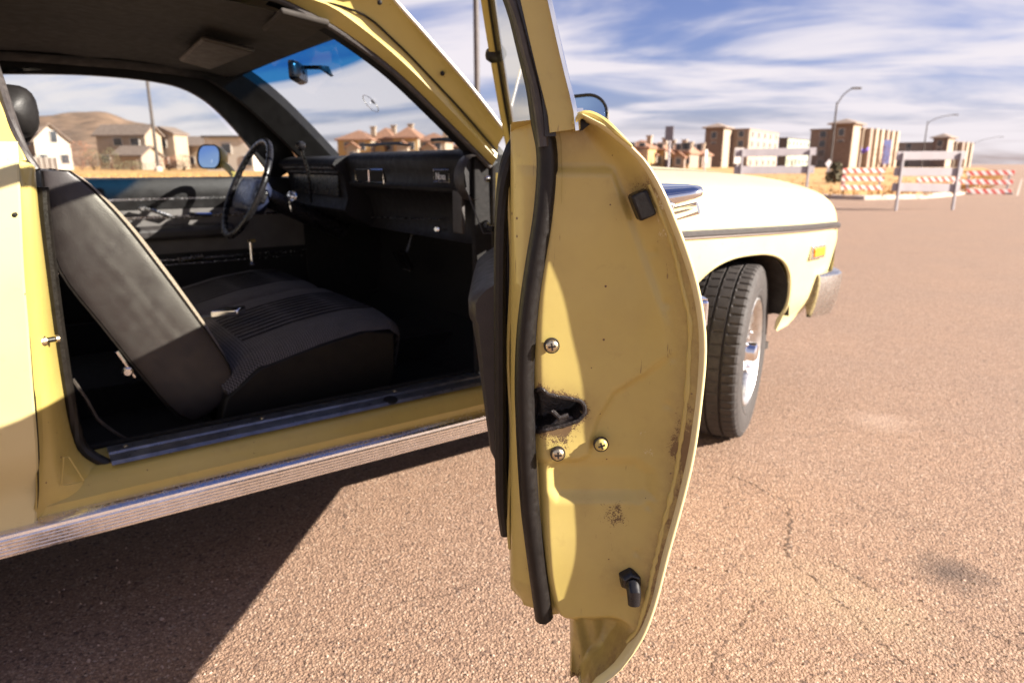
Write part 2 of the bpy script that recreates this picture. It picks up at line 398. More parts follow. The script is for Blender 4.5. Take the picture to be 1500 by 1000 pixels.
g = MB(); g.poly([(-1500, -1500, 0), (1500, -1500, 0), (1500, 1500, 0), (-1500, 1500, 0)])
GROUND = tag(g.build('ground', M_GROUND, smooth=0), kind='structure')
# cracks in the old surface: thin ragged fissures
M_CRACK = simple('crack_brown', (0.095, 0.058, 0.04), 0.95, 0, 0.3, 40)  # dark brown of the crack strips
def crack(pts, w0, seed):
    rn = random.Random(seed); P_ = spath([onZ(x, y, 0) for x, y in pts], 60); m = MB(); L_, R_ = [], []
    for i, q in enumerate(P_):
        t_ = (P_[min(i + 1, 59)] - P_[max(i - 1, 0)]).normalized(); sd_ = Vector((-t_.y, t_.x, 0)); q = q + sd_ * rn.uniform(-.007, .007)
        w_ = w0 * .85 * rn.uniform(.15, 1.0) * math.sin(math.pi * (i + .6) / 60.2) ** .4 * (0.1 if rn.random() < .22 else 1)
        L_.append(q - sd_ * w_ + Vector((0, 0, .0012))); R_.append(q + sd_ * w_ + Vector((0, 0, .0012)))
    m.grid([L_, R_]); m.build('crack', M_CRACK, GROUND, smooth=0)
crack(((1050, 690), (1095, 705), (1125, 722), (1152, 735)), .0045, 1)
crack(((1152, 735), (1158, 765), (1154, 800), (1162, 822), (1196, 850), (1228, 880), (1262, 905)), .0050, 2)
crack(((1216, 822), (1250, 842), (1290, 868)), .0045, 3)
crack(((1140, 860), (1105, 890), (1080, 925), (1050, 960), (1035, 1000)), .0035, 4)
crack(((1425, 915), (1460, 930), (1500, 950), (1560, 965)), .0045, 5)
crack(((1250, 900), (1290, 940), (1330, 975), (1380, 1010)), .0032, 6)
crack(((1240, 560), (1300, 566), (1370, 561), (1440, 570), (1540, 568)), .0030, 7)
crack(((1290, 470), (1360, 476), (1430, 470), (1520, 478)), .0040, 8)
crack(((560, 900), (600, 880), (650, 872), (700, 850)), .0025, 9)

M_DRY = simple('dry_grass_soil', (0.42, 0.235, 0.078), 0.95, 0, 0.35, 0.9, 0.6, 9)
M_BLADE = simple('dry_grass_blades', (0.45, 0.26, 0.09), 0.9, 0, 0.3, 3)
M_KERB = simple('concrete_kerb', (0.46, 0.37, 0.31), 0.9, 0, 0.15, 6)
M_HILL = simple('dry_hillside', (0.155, 0.095, 0.060), 0.95, 0, 0.5, 0.07)
# dry field beyond the lot; its near edge follows the kerb
kerb_px = [(-300, 262), (0, 262), (300, 264), (600, 268), (900, 276), (1100, 286), (1200, 291), (1290, 293), (1360, 290), (1410, 284), (1440, 274), (1452, 264), (1458, 256), (1455, 251)]
edge = [onZ(x, y, 0) for x, y in kerb_px]
edge = spath(edge, 70)
far = [gp(1440, 170), gp(1200, 230), gp(900, 260), gp(600, 260), gp(300, 260), gp(0, 260), gp(-500, 260)]
f = MB(); f.poly([Vector((p.x, p.y, 0.09)) for p in edge] + [Vector((p.x, p.y, 0.09)) for p in far])
tag(f.build('dry_field', M_DRY, smooth=0), kind='structure')
k = MB(); k.sweep([p + Vector((0, 0, 0.0)) for p in edge], [(-0.11, -0.02), (0.11, -0.02), (0.11, 0.105), (0.07, 0.125), (-0.11, 0.125)], (0, 0, 1))
tag(k.build('kerb', M_KERB, smooth=30), kind='structure')
gr = MB(); rnd = random.Random(3)
ctr = gp(700, 60)
for i in range(16000):
    a = rnd.randrange(1, len(edge) - 1); p = edge[a].lerp(edge[a + 1], rnd.random()); away = (Vector((p.x, p.y, 0))).normalized()
    if a > 52: away = (gp(1200, 60) - p).normalized()
    d = 0.2 + 26 * rnd.random() ** 2.2; q = p + away * d + Vector((rnd.uniform(-.5, .5), rnd.uniform(-.5, .5), 0)); q.z = 0.09
    h = rnd.uniform(0.05, 0.17); wd = rnd.uniform(0.015, 0.045); ang = rnd.random() * 6.28; e = Vector((math.cos(ang), math.sin(ang), 0)) * wd
    tip = q + Vector((rnd.uniform(-.12, .12), rnd.uniform(-.12, .12), h))
    gr.F(gr.V(q - e), gr.V(q + e), gr.V(tip))
tag(gr.build('dry_grass', M_BLADE, smooth=0, recalc=False), 'long dry golden grass covering the field beyond the kerb', 'grass', kind='stuff')
# loose grit lying on the asphalt near the car
gt = MB(); rnd = random.Random(5)
for i in range(2600):
    q = onZ(rnd.uniform(-100, 1600), 560 + 520 * rnd.random() ** 0.8, 0.0)
    if q.length > 7: continue
    r = rnd.uniform(0.0015, 0.0042) * (1.6 if rnd.random() < .06 else 1)
    a = rnd.random() * 6.28; ids = []
    for kk in range(5):
        an = a + kk * 1.2566; rr = r * rnd.uniform(.7, 1.2); ids.append(gt.V(q + Vector((math.cos(an) * rr, math.sin(an) * rr, 0.0002))))
    tp = gt.V(q + Vector((0, 0, r * rnd.uniform(.6, 1.1))))
    for kk in range(5): gt.F(ids[kk], ids[(kk + 1) % 5], tp)
M_GRIT = simple('grit', (0.30, 0.21, 0.16), 0.9, 0, 0.7, 90)
tag(gt.build('grit', M_GRIT, smooth=0, recalc=False), 'small loose stones scattered on the parking lot', 'gravel', kind='stuff')
# hill behind the houses
hl = MB(); rows = []
for i in range(26):
    v = i / 25; row = []
    for j in range(70):
        px = -420 + 900 * j / 69; d = 420 + 420 * v
        crest = spl([(-420, 205), (-200, 190), (20, 172), (90, 167), (150, 164), (200, 178), (260, 195), (330, 214), (420, 232), (480, 238)], px)
        hgt = max(0.2, zat(crest, 700))
        prof = math.sin(math.pi * min(1, v / 0.62) * 0.5) if v < 0.62 else math.cos((v - .62) / .38 * 1.2)
        z = hgt * prof + 5 * noise.noise(Vector((px * .02, v * 5, 0))) * min(1, v * 3)
        p = gp(px, d); row.append((p.x, p.y, max(-0.5, z * (d / 700 if v < .62 else 1)) - 0.3))
    rows.append(row)
hl.grid(rows); tag(hl.build('hill', M_HILL, smooth=60), kind='structure')

# ---------------------------------------------------------------- buildings
M_WHITEW = simple('white_siding', (0.50, 0.45, 0.40), 0.85, 0, 0.05, 2)
M_TANW = simple('tan_stucco', (0.32, 0.25, 0.195), 0.9, 0, 0.07, 1)
M_GREIGE = simple('greige_siding', (0.27, 0.22, 0.185), 0.9, 0, 0.07, 1)
M_CREAM = simple('cream_stucco', (0.34, 0.265, 0.195), 0.9, 0, 0.06, 1)
M_OCHRE = simple('ochre_stucco', (0.42, 0.275, 0.115), 0.9, 0, 0.07, 1)
M_BROWN = simple('brown_brick', (0.165, 0.118, 0.095), 0.9, 0, 0.15, 1.5)
M_TAUPE = simple('taupe_stucco', (0.25, 0.185, 0.145), 0.9, 0, 0.06, 1)
M_GREENW = simple('pale_green_stucco', (0.36, 0.39, 0.28), 0.9, 0, 0.06, 1)
M_TILE = simple('terracotta_tiles', (0.25, 0.128, 0.078), 0.85, 0, 0.2, 2.2)
M_SHING = simple('brown_shingles', (0.155, 0.115, 0.095), 0.9, 0, 0.2, 2.2)
M_SOLAR = simple('solar_panel', (0.06, 0.07, 0.10), 0.25, 0, 0.1, 2)
M_PANE = simple('window_pane', (0.05, 0.055, 0.065), 0.12, 0, 0.3, 1)
M_TRIM = simple('white_trim', (0.46, 0.42, 0.39), 0.8, 0, 0.05, 2)
M_DARKT = simple('dark_trim', (0.09, 0.075, 0.068), 0.7, 0, 0.1, 2)
M_GREY = simple('galvanised_grey', (0.33, 0.30, 0.31), 0.6, 0, 0.1, 2)
M_POLE = simple('lamp_pole_bronze', (0.06, 0.048, 0.044), 0.55, 0, 0.2, 2)
ZU = Vector((0, 0, 1))
def window(face, u, z, w, h, parent, pane_mat=None):
    """one window on a face (origin, along, normal)"""
    o, a, n = face; c = o + a * u + Vector((0, 0, z)) + n * 0.05
    fm = MB(); fm.box(c, (w + .24, .10, h + .24), (a, n, ZU)); fo = fm.build('window', M_TRIM, parent, smooth=0)
    pm = MB(); pm.box(c + n * 0.055, (w, .03, h), (a, n, ZU)); pm.build('pane', pane_mat or M_PANE, fo, smooth=0)
def hip_roof(o, a, b, la, lb, z, rise, over, mat, parent, ridge=None, name='roof'):
    p = [o - a * over - b * over, o + a * (la + over) - b * over, o + a * (la + over) + b * (lb + over), o - a * over + b * (lb + over)]
    p = [Vector((q.x, q.y, z)) for q in p]; m = MB(); c = o + a * la / 2 + b * lb / 2
    if la >= lb: r1 = o + a * lb / 2 + b * lb / 2; r2 = o + a * (la - lb / 2) + b * lb / 2
    else: r1 = o + b * la / 2 + a * la / 2; r2 = o + b * (lb - la / 2) + a * la / 2
    r1 = Vector((r1.x, r1.y, z + rise)); r2 = Vector((r2.x, r2.y, z + rise))
    lo = [q - Vector((0, 0, 0.25)) for q in p]; i = [m.V(q) for q in p]; L = [m.V(q) for q in lo]; a1 = m.V(r1); a2 = m.V(r2)
    if la >= lb: m.F(i[0], i[1], a2, a1); m.F(i[1], i[2], a2); m.F(i[2], i[3], a1, a2); m.F(i[3], i[0], a1)
    else: m.F(i[0], i[1], a1); m.F(i[1], i[2], a2, a1); m.F(i[2], i[3], a2); m.F(i[3], i[0], a1, a2)
    for q in range(4): m.F(i[q], L[q], L[(q + 1) % 4], i[(q + 1) % 4])
    m.F(*L)
    return m.build(name, mat, parent, smooth=0)
def gable_roof(o, a, b, la, lb, z, rise, over, mat, parent, wallmat, along='b', name='roof'):
    """ridge runs along b (gable face on the a side) or along a"""
    if along == 'a':
        o, a, b, la, lb = o, b, a, lb, la
    m = MB(); th = 0.28
    def P(u, v, h): q = o + a * u + b * v; return Vector((q.x, q.y, z + h))
    s = rise / (la / 2)
    for sgn in (0, 1):
        u0, u1 = (-over, la / 2) if sgn == 0 else (la + over, la / 2)
        h0 = -over * s
        q = [P(u0, -over, h0), P(u1, -over, rise), P(u1, lb + over, rise), P(u0, lb + over, h0)]
        m.loft([q, [x + Vector((0, 0, th)) for x in q]])
    r = m.build(name, mat, parent, smooth=0)
    gm = MB(); gm.prism([P(0, 0.01, 0), P(la, 0.01, 0), P(la / 2, 0.01, rise)], b * (lb - .02)); gm.build('gable_wall', wallmat, parent, smooth=0)
    return r
def footprint(xl, xc, xr, d, yaw, side=None):
    """corner at pixel column xc and distance d; a runs to the left to column xl, b runs back to column xr"""
    C = gp(xc, d); a = (-RT * math.cos(R(yaw)) + FW * math.sin(R(yaw))); b = Vector((-a.y, a.x, 0))
    if b.dot(FW) < 0: b = -b
    def hit(px, dr):
        r = ray(px, 240); r = Vector((r.x, r.y, 0)); det = dr.x * (-r.y) + dr.y * r.x
        return ((-C.x) * (-r.y) + (-C.y) * r.x) / det
    la = hit(xl, a)
    lb = side if side else hit(xr, b)
    return C, a, b, abs(la), abs(lb)
def walls(C, a, b, la, lb, h, mat, parent, name='wall', z0=0):
    m = MB(); c = C + a * la / 2 + b * lb / 2 + Vector((0, 0, z0 + h / 2)); m.box(c, (la, lb, h), (a, b, ZU)); return m.build(name, mat, parent, smooth=0)

# white gable house, far left
H = empty('house', gp(75, 110), 'white two storey gable house at the foot of the brown hill', 'house')
C, a, b, la, lb = footprint(55, 107, 130, 110, -34, 9); h = zat(206, 110)
walls(C, a, b, la, lb, h, M_WHITEW, H); gable_roof(C, a, b, la, lb, h, zat(183, 110) - h, .4, M_SHING, H, M_WHITEW)
fc = (C, a, -b)
window(fc, la * .43, 5.0, .8, 1.6, H); window(fc, la * .2, 1.7, 1.0, 1.3, H); window(fc, la * .8, 1.7, 1.0, 1.3, H)
C2, a2, b2, la2, lb2 = footprint(12, 56, 60, 116, -10, 6.5); h2 = zat(199, 112)
walls(C2, a2, b2, la2, lb2, h2, M_TANW, H, 'wing_wall'); rf = gable_roof(C2, a2, b2, la2, lb2, h2, zat(185, 112) - h2, .4, M_SHING, H, M_TANW, 'a')
sp = MB(); sl = math.atan2(zat(185, 112) - h2, lb2 / 2); nrm = (-b2 * math.sin(sl) + ZU * math.cos(sl)); alng = (b2 * math.cos(sl) + ZU * math.sin(sl))
for q in range(3): sp.box(C2 + a2 * (la2 * (.25 + .25 * q)) + b2 * (lb2 * .25) + ZU * (h2 + (zat(185, 112) - h2) * .5 + .36), (la2 * .22, lb2 * .45, .06), (a2, alng, nrm))
sp.build('solar_panel', M_SOLAR, rf, smooth=0)
for u in (.25, .5, .75): window((C2, a2, -b2), la2 * u, 4.6, .8, 1.3, H)
for u in (.3, .7): window((C2, a2, -b2), la2 * u, 1.6, 1.2, 1.2, H)
# white fence in front of it
wf = empty('fence', gp(65, 100), 'long white board fence in front of the white gable house', 'fence')
p0, p1 = gp(36, 100), gp(84, 100); dv = (p1 - p0); L = dv.length; dv.normalize()
for i in range(7):
    m = MB(); m.box(p0 + dv * (L * i / 6) + ZU * 1.0, (.16, .16, 2.0), (dv, Vector((-dv.y, dv.x, 0)), ZU)); m.build('post', M_TRIM, wf, smooth=0)
for i in range(6):
    m = MB(); m.box(p0 + dv * (L * (i + .5) / 6) + ZU * .98, (L / 6 - .18, .06, 1.75), (dv, Vector((-dv.y, dv.x, 0)), ZU)); m.build('panel', M_TRIM, wf, smooth=0)
# greige house and garage; sunlight on the gable end put into cream walls
H = empty('house', gp(195, 120), 'wide greige house with a low garage in front, left of the tall pole', 'house')
C, a, b, la, lb = footprint(146, 216, 240, 120, 8); h = zat(197, 120)
walls(C, a, b, la, lb, h, M_GREIGE, H); gable_roof(C, a, b, la, lb, h, 1.5, .5, M_SHING, H, M_CREAM, 'a')
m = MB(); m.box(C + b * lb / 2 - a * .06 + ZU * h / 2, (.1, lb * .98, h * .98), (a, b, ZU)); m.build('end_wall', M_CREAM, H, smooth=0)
for u, z in ((.55, 4.6), (.2, 4.6), (.85, 1.8)): window((C, a, -b), la * u, z, 1.5, 1.2, H)
C, a, b, la, lb = footprint(168, 208, 226, 112, 8, 5); h = zat(228, 112)
walls(C, a, b, la, lb, h, M_GREIGE, H, 'garage_wall'); gable_roof(C, a, b, la, lb, h, 1.3, .4, M_SHING, H, M_CREAM, 'a', 'garage_roof')
gd = MB()
for q in range(4): gd.box(C + a * la * .5 - b * .04 + ZU * (.35 + .5 * q), (la * .7, .08, .46), (a, b, ZU))
gd.build('garage_door', M_TANW, H, smooth=0)
H = empty('house', gp(260, 125), 'narrow tan house with pale lit side, right of the tall pole', 'house')
C, a, b, la, lb = footprint(222, 258, 278, 125, 8); h = zat(196, 125)
walls(C, a, b, la, lb, h, M_GREIGE, H); gable_roof(C, a, b, la, lb, h, 1.0, .4, M_SHING, H, M_CREAM, 'b')
m = MB(); m.box(C + b * lb / 2 - a * .06 + ZU * h / 2, (.1, lb * .98, h * .98), (a, b, ZU)); m.build('end_wall', M_CREAM, H, smooth=0)  # sunlit end of the house put into a paler wall colour
window((C, a, -b), la * .4, 4.4, .9, 1.1, H); window((C, a, -b), la * .4, 1.5, .9, 1.1, H)
H = empty('house', gp(282, 130), 'low cream house tucked behind the driver side mirror', 'house')
C, a, b, la, lb = footprint(262, 300, 310, 130, 6, 8); h = zat(214, 130)
walls(C, a, b, la, lb, h, M_CREAM, H); gable_roof(C, a, b, la, lb, h, 1.6, .4, M_SHING, H, M_CREAM, 'a'); window((C, a, -b), la * .5, 1.6, 1.2, 1.2, H)
H = empty('house', gp(350, 95), 'pale white flat roofed house seen through the steering wheel', 'house')
C, a, b, la, lb = footprint(303, 372, 400, 95, 5, 8); h = zat(202, 95)
walls(C, a, b, la, lb, h, M_WHITEW, H); m = MB(); m.box(C + a * la / 2 + b * lb / 2 + ZU * (h + .15), (la + .6, lb + .6, .3), (a, b, ZU)); m.build('roof', M_DARKT, H, smooth=0)
for u, z in ((.12, 1.4), (.55, 3.0), (.82, 1.5)): window((C, a, -b), la * u, z, 1.2, 1.2, H)
H = empty('house', gp(420, 140), 'low tan roofed house just above the dash behind the shift lever', 'house')
C, a, b, la, lb = footprint(398, 446, 470, 140, 5, 9); h = zat(221, 140)
walls(C, a, b, la, lb, h, M_TANW, H); hip_roof(C, a, b, la, lb, h, 1.3, .5, M_TILE, H); window((C, a, -b), la * .5, 1.4, 1.2, 1.2, H)

def condo(xl, xc, xr, d, ytop, rise, yaw, wm, sm, label, chim=(.3,), wins=((.25, 4.6), (.7, 4.6), (.25, 1.7), (.7, 1.7)), roofm=None, group=None):
    H = empty('condo_house', gp((xl + xc) / 2, d), label, 'house', group)
    C, a, b, la, lb = footprint(xl, xc, xr, d, yaw, 9); h = zat(ytop, d)
    walls(C, a, b, la, lb, h, wm, H); r = hip_roof(C, a, b, la, lb, h, rise, .5, roofm or M_TILE, H)
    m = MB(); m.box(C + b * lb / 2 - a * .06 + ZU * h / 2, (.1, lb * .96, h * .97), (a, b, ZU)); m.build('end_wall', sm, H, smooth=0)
    for c in chim:
        m = MB(); q = C + a * la * c + b * lb * .45; m.box(q + ZU * (h + rise * .5 + .7), (1.0, .9, 1.7), (a, b, ZU)); m.box(q + ZU * (h + rise * .5 + 1.65), (1.3, 1.2, .25), (a, b, ZU)); m.build('chimney', M_CREAM, r, smooth=0)
    for u, z in wins: window((C, a, -b), la * u, z, 1.2, 1.4, H)
    # gabled porch bay
    pa = max(2.4, la * .34); q = C + a * (la * .33) - b * 1.6; walls(q, a, b, pa, 1.58, h * .72, sm, H, 'porch_wall'); gable_roof(q, a, b, pa, 1.55, h * .72, .9, .3, roofm or M_TILE, H, sm, 'b', 'porch_roof')
    window((q, a, -b), pa * .5, h * .45, 1.1, 1.3, H)
    return H
condo(496, 544, 552, 150, 204, 2.0, 6, M_OCHRE, M_CREAM, 'ochre condo house with terracotta roof, leftmost in the windshield row', (.06,))
condo(546, 578, 588, 154, 203, 2.4, 6, M_CREAM, M_OCHRE, 'cream condo house, second from left in the windshield row', (.2,))
condo(578, 612, 622, 148, 201, 2.2, 6, M_OCHRE, M_CREAM, 'ochre condo house, third from left in the windshield row, tallest roof', (.45,))
condo(612, 652, 660, 150, 206, 1.7, 6, M_CREAM, M_CREAM, 'cream condo house at the right end of the windshield row', (.1,))
condo(664, 700, 712, 175, 214, 1.6, 6, M_BROWN, M_TAUPE, 'brown condo house beside the windshield pillar', (.3,))
condo(915, 948, 958, 150, 216, 1.6, 28, M_CREAM, M_OCHRE, 'cream condo house showing just right of the open door', (.2,))
condo(948, 972, 980, 155, 219, 1.6, 28, M_OCHRE, M_CREAM, 'ochre condo house left of the road sign post', (.3,))
condo(972, 1000, 1006, 158, 221, 1.5, 28, M_CREAM, M_OCHRE, 'cream condo house behind the road sign post', (.2, .8))
condo(998, 1008, 1014, 150, 224, 1.2, 28, M_OCHRE, M_TAUPE, 'narrow ochre condo house beside the dark carport', (.5,))
condo(1006, 1028, 1034, 160, 226, 1.5, 28, M_TAUPE, M_TAUPE, 'dark taupe condo with shadowed carport beside the first apartment block', (.3,), roofm=M_TILE)

def apartment(name_label, tower, block, d, yaw, mats, pil=0, floors=4, back=None):
    """tower and block: (xl, xc, xr, ytop)"""
    wm, tm, lm = mats
    H = empty('apartment_building', gp(block[1], d), name_label, 'apartment')
    for nm, (xl, xc, xr, yt), mat, dd, cut in (('block_wall', block, wm, d, None), ('tower_wall', tower, tm, d - 4, 7)):
        C, a, b, la, lb = footprint(xl, xc, xr, dd, yaw, cut); h = zat(yt, dd)
        walls(C, a, b, la, lb, h, mat, H, nm)
        lw = MB(); lw.box(C + b * lb / 2 - a * .08 + ZU * h / 2, (.14, lb * .985, h * .985), (a, b, ZU)); lw.build('side_wall', lm, H, smooth=0)  # side towards the sun: its brightness put into a paler wall colour
        if nm == 'tower_wall':
            hip_roof(C, a, b, la, lb, h, 1.1, .8, M_TAUPE, H)
            bs = MB(); bs.box(C + a * la / 2 - b * .06 + ZU * (h * .3), (la * .98, .14, h * .58), (a, b, ZU)); bs.build('brick_base', M_BROWN, H, smooth=0)
            for z in (.3, .55, .8): window((C, a, -b), la * .5, h * z, 1.3, 1.6, H)
        else:
            pp = MB(); pp.box(C + a * la / 2 + b * lb / 2 + ZU * (h + .15), (la + .5, lb + .5, .35), (a, b, ZU)); pp.build('parapet', M_TAUPE, H, smooth=0)
            nu = max(2, int(la / 6)); fh = h / floors
            for fl in range(floors):
                for u in range(nu): window((C, a, -b), la * (u + .5) / nu, fh * (fl + .55), 1.4, 1.5, H)
            nv = max(3, int(lb / 6))
            for fl in range(floors):
                for u in range(min(nv, 9)): window((C - a * .15, b, -a), lb * (u + .5) / min(nv, 9), fh * (fl + .55), 1.6, 1.5, H)
            for q in range(pil):
                u = (q + .5) / pil; m = MB(); m.box(C + b * lb * u - a * .75 + ZU * (h * .51), (1.3, lb / pil * .45, h * (1.02 + .02 * (q % 2))), (a, b, ZU)); m.build('bay', M_CREAM if q % 3 else M_TAUPE, H, smooth=0)
    return H
A1 = apartment('brown apartment block with pale sunlit sides and hip roofed tower, leftmost of the three blocks', (1030, 1056, 1066, 186), (1050, 1093, 1136, 190), 190, 33, (M_TAUPE, M_BROWN, M_CREAM))
C, a, b, la, lb = footprint(1138, 1150, 1182, 230, 36); h = zat(203, 230)
H = empty('apartment_building', gp(1160, 230), 'pale green apartment wing between the two brown blocks', 'apartment')
walls(C, a, b, la, lb, h, M_DARKT, H); lw = MB(); lw.box(C + b * lb / 2 - a * .08 + ZU * h / 2, (.14, lb * .98, h * .98), (a, b, ZU)); lw.build('side_wall', M_GREENW, H, smooth=0)  # sunlit side in pale green, shaded front put into a dark colour
pp = MB(); pp.box(C + a * la / 2 + b * lb / 2 + ZU * (h + .15), (la + .5, lb + .5, .35), (a, b, ZU)); pp.build('parapet', M_DARKT, H, smooth=0)
for fl in range(3):
    for u in range(6): window((C - a * .15, b, -a), lb * (u + .5) / 6, h / 3 * (fl + .55), 1.6, 1.5, H)
A2 = apartment('large brown apartment block with cream bays behind the nearest street lamp', (1212, 1243, 1252, 180), (1183, 1258, 1306, 189), 170, 42, (M_TAUPE, M_BROWN, M_CREAM), pil=6)
A3 = apartment('greyish apartment block with brown tower behind the grey barricade frame at right', (1362, 1383, 1392, 201), (1306, 1396, 1416, 209), 210, 46, (M_GREIGE, M_BROWN, M_CREAM), pil=3)
bn = MB(); bp = gp(1297, 160); bn.box(bp + ZU * 3.6, (1.6, .08, 5.2), (RT, FW, ZU)); bn.box(bp - RT * .9 + ZU * 3.2, (.14, .14, 6.4), (RT, FW, ZU))
tag(bn.build('banner', simple('blue_banner', (0.16, 0.19, 0.42), 0.8), smooth=0), 'tall blue banner on a post by the large apartment block', 'banner')
fl = empty('flag', gp(1258, 60), 'small purple flag on a slim pole above the striped barricade', 'flag')
m = MB(); m.tube([gp(1258, 60), gp(1259, 60, zat(214, 60))], .035, 6); m.build('pole', M_GREY, fl)
m = MB(); q = gp(1259, 60, zat(224, 60)); rows = []
for i in range(8): rows.append([q + RT * (i * .10) + FW * (.10 * math.sin(i * 1.1)) + ZU * (k2 * .45 - .25 * (i / 7) * (k2 - .5) - .12 * math.sin(i * .8)) for k2 in (0, .5, 1)])
m.grid(rows); m.build('cloth', simple('purple_cloth', (0.14, 0.09, 0.42), 0.8), fl, solid=.01)

# shrubs (twiggy winter bushes) in front of the houses
M_SHRUB = simple('winter_twigs', (0.15, 0.075, 0.05), 0.9, 0, 0.3, 3); M_LEAF = simple('shrub_leaf', (0.10, 0.085, 0.045), 0.9, 0, 0.4, 3)
def shrub(px, d, w, h, label, seed, mat=None):
    rn = random.Random(seed); base = gp(px, d, .05); e = empty('shrub', base, label, 'shrub', None)
    st = MB()
    for i in range(14):
        an = rn.random() * 6.28; tip = base + Vector((math.cos(an) * w * .45 * rn.random(), math.sin(an) * w * .45 * rn.random(), h * rn.uniform(.55, .95)))
        mid = base.lerp(tip, .5) + Vector((rn.uniform(-.1, .1), rn.uniform(-.1, .1), 0)); st.tube([base, mid, tip], .025, 4, scale=[1, .7, .3])
    st.build('stem', M_SHRUB, e, smooth=0)
    lf = MB()
    for i in range(420):
        an = rn.random() * 6.28; rr = rn.random() ** .5 * w / 2; zz = h * (.12 + .88 * rn.random()); kk = math.sin(math.pi * min(1, zz / h * .8 + .15)) ** .6
        q = base + Vector((math.cos(an) * rr * kk, math.sin(an) * rr * kk, zz)); sz = rn.uniform(.05, .14)
        d1 = Vector((rn.uniform(-1, 1), rn.uniform(-1, 1), rn.uniform(-1, 1))).normalized() * sz; d2 = d1.orthogonal().normalized() * sz * .6
        lf.F(lf.V(q - d1), lf.V(q + d2), lf.V(q + d1), lf.V(q - d2))
    lf.build('foliage', mat or M_LEAF, e, smooth=0, recalc=False)
M_RUSTL = simple('rusty_leaf', (0.23, 0.10, 0.06), 0.9, 0, 0.35, 3)
shrub(119, 104, 5, 4.2, 'reddish bare shrub beside the white gable house', 1, M_RUSTL)
shrub(137, 106, 3.5, 3.0, 'dark shrub between the white house and the greige house', 2)
shrub(164, 105, 2.6, 3.2, 'dark upright shrub left of the garage', 3)
shrub(193, 98, 5, 1.3, 'low dark shrub in front of the garage', 4)
shrub(246, 100, 4.5, 1.8, 'reddish low shrub right of the tall pole', 5, M_RUSTL)
shrub(268, 102, 5, 2.2, 'wide reddish shrub in front of the narrow tan house', 6, M_RUSTL)
shrub(1226, 34, .9, 1.0, 'dark bush at the left end of the nearest striped barricade', 8)
shrub(1290, 120, 4, 4, 'brown bush at the foot of the large apartment block', 9, M_RUSTL)
shrub(1160, 150, 6, 3.2, 'green brown bush in front of the pale green wing', 10)

# ---------------------------------------------------------------- poles, lamps, signs
def lamp(px, d, ytop, arm_px, rise_px, label):
    b = gp(px, d); hgt = zat(ytop, d); e = empty('street_lamp', b, label, 'street lamp', 'street lamps')
    m = MB(); m.tube([b + ZU * .3, b + ZU * hgt * .5, b + ZU * hgt], .11, 10, scale=[1, .85, .6]); m.build('pole', M_POLE, e)
    m = MB(); m.lathe([(0, .26), (.35, .24), (.5, .13)], b, ZU, 12, True); m.build('pole_base', M_KERB, e)
    arm = arm_px / 1033 * d; rise = rise_px / 1033 * d
    pts = [b + ZU * (hgt - .2), b + RT * arm * .35 + ZU * (hgt + rise * .48), b + RT * arm * .75 + ZU * (hgt + rise * .88), b + RT * arm + ZU * (hgt + rise)]
    m = MB(); m.tube(spath(pts, 10), .05, 8); m.build('arm', M_POLE, e)
    m = MB(); q = b + RT * (arm + .25 * (1 if arm > 0 else -1)) + ZU * (hgt + rise); ax = (RT, FW, ZU)
    m.loft([[q + RT * x + FW * y * k - ZU * zz for x, y in ((-.4, -.1), (.4, -.16), (.4, .16), (-.4, .1))] for k, zz in ((.7, -.08), (1, 0), (1, .08))]); m.build('lamp_head', M_POLE, e, bevel=.02)
lamp(1216, 62, 150, 21, 19, 'dark street lamp nearest the yellow fender, arm curving right')
lamp(1350, 105, 178, 36, 9, 'thinner street lamp behind the grey barricade frame')
lamp(1419, 190, 210, 40, 9, 'faint far street lamp at the right end of the apartment blocks')
b = gp(231, 90); e = empty('pole', b, 'tall dark slim pole standing behind the driver side window', 'pole')
m = MB(); m.tube([b, b + ZU * 16], .22, 10, scale=[1, .7]); m.build('shaft', M_POLE, e)
m = MB(); m.lathe([(0, .5), (.5, .46), (.7, .25)], b, ZU, 12, True); m.build('pole_base', M_KERB, e)
b = gp(700, 50); e = empty('pole', b, 'thick dark pole rising between the windshield pillar and the open door frame', 'pole')
m = MB(); m.tube([b, b + ZU * 5.6], .26, 12); m.build('lower_shaft', M_POLE, e)
m = MB(); m.tube([b + ZU * 5.6, b + ZU * 16], .19, 12); m.build('shaft', M_POLE, e)
def sign(px, d, ytop, ybot, wpx, label, yaw=25, board=M_GREY, diamond=False, group=None):
    b = gp(px, d); e = empty('road_sign', b, label, 'sign', group)
    zt = zat(ytop, d); zb = zat(ybot, d); wd = wpx / 1033 * d; ax = (RT * math.cos(R(yaw)) + FW * math.sin(R(yaw)), -RT * math.sin(R(yaw)) + FW * math.cos(R(yaw)), ZU)
    m = MB(); m.box(b + ZU * (zt / 2), (.06, .06, zt), ax); m.build('post', M_GREY, e, smooth=0)
    m = MB(); c = b + ZU * (zt + zb) / 2 - ax[1] * .05
    if diamond:
        r = (zt - zb) / 2; m.prism([c + ZU * r, c + ax[0] * r, c - ZU * r, c - ax[0] * r], -ax[1] * .02)
    else: m.box(c, (wd, .02, zt - zb), ax)
    m.build('sign_board', board, e, smooth=0, bevel=.004)
sign(979, 24, 185, 206, 13, 'grey back of a road sign on a post beside the condo houses', -38, simple('sign_back', (0.20, 0.18, 0.19), 0.6))
sign(1032, 30, 219, 238, 7, 'narrow pale sign post in front of the first apartment block', 50, M_TRIM)
sign(1080, 26, 217, 240, 16, 'white sign leaning at the left end of the first grey barricade', 20, M_TRIM)
sign(1213, 45, 233, 247, 14, 'pale diamond sign behind the nearest street lamp', 20, M_GREY, True)

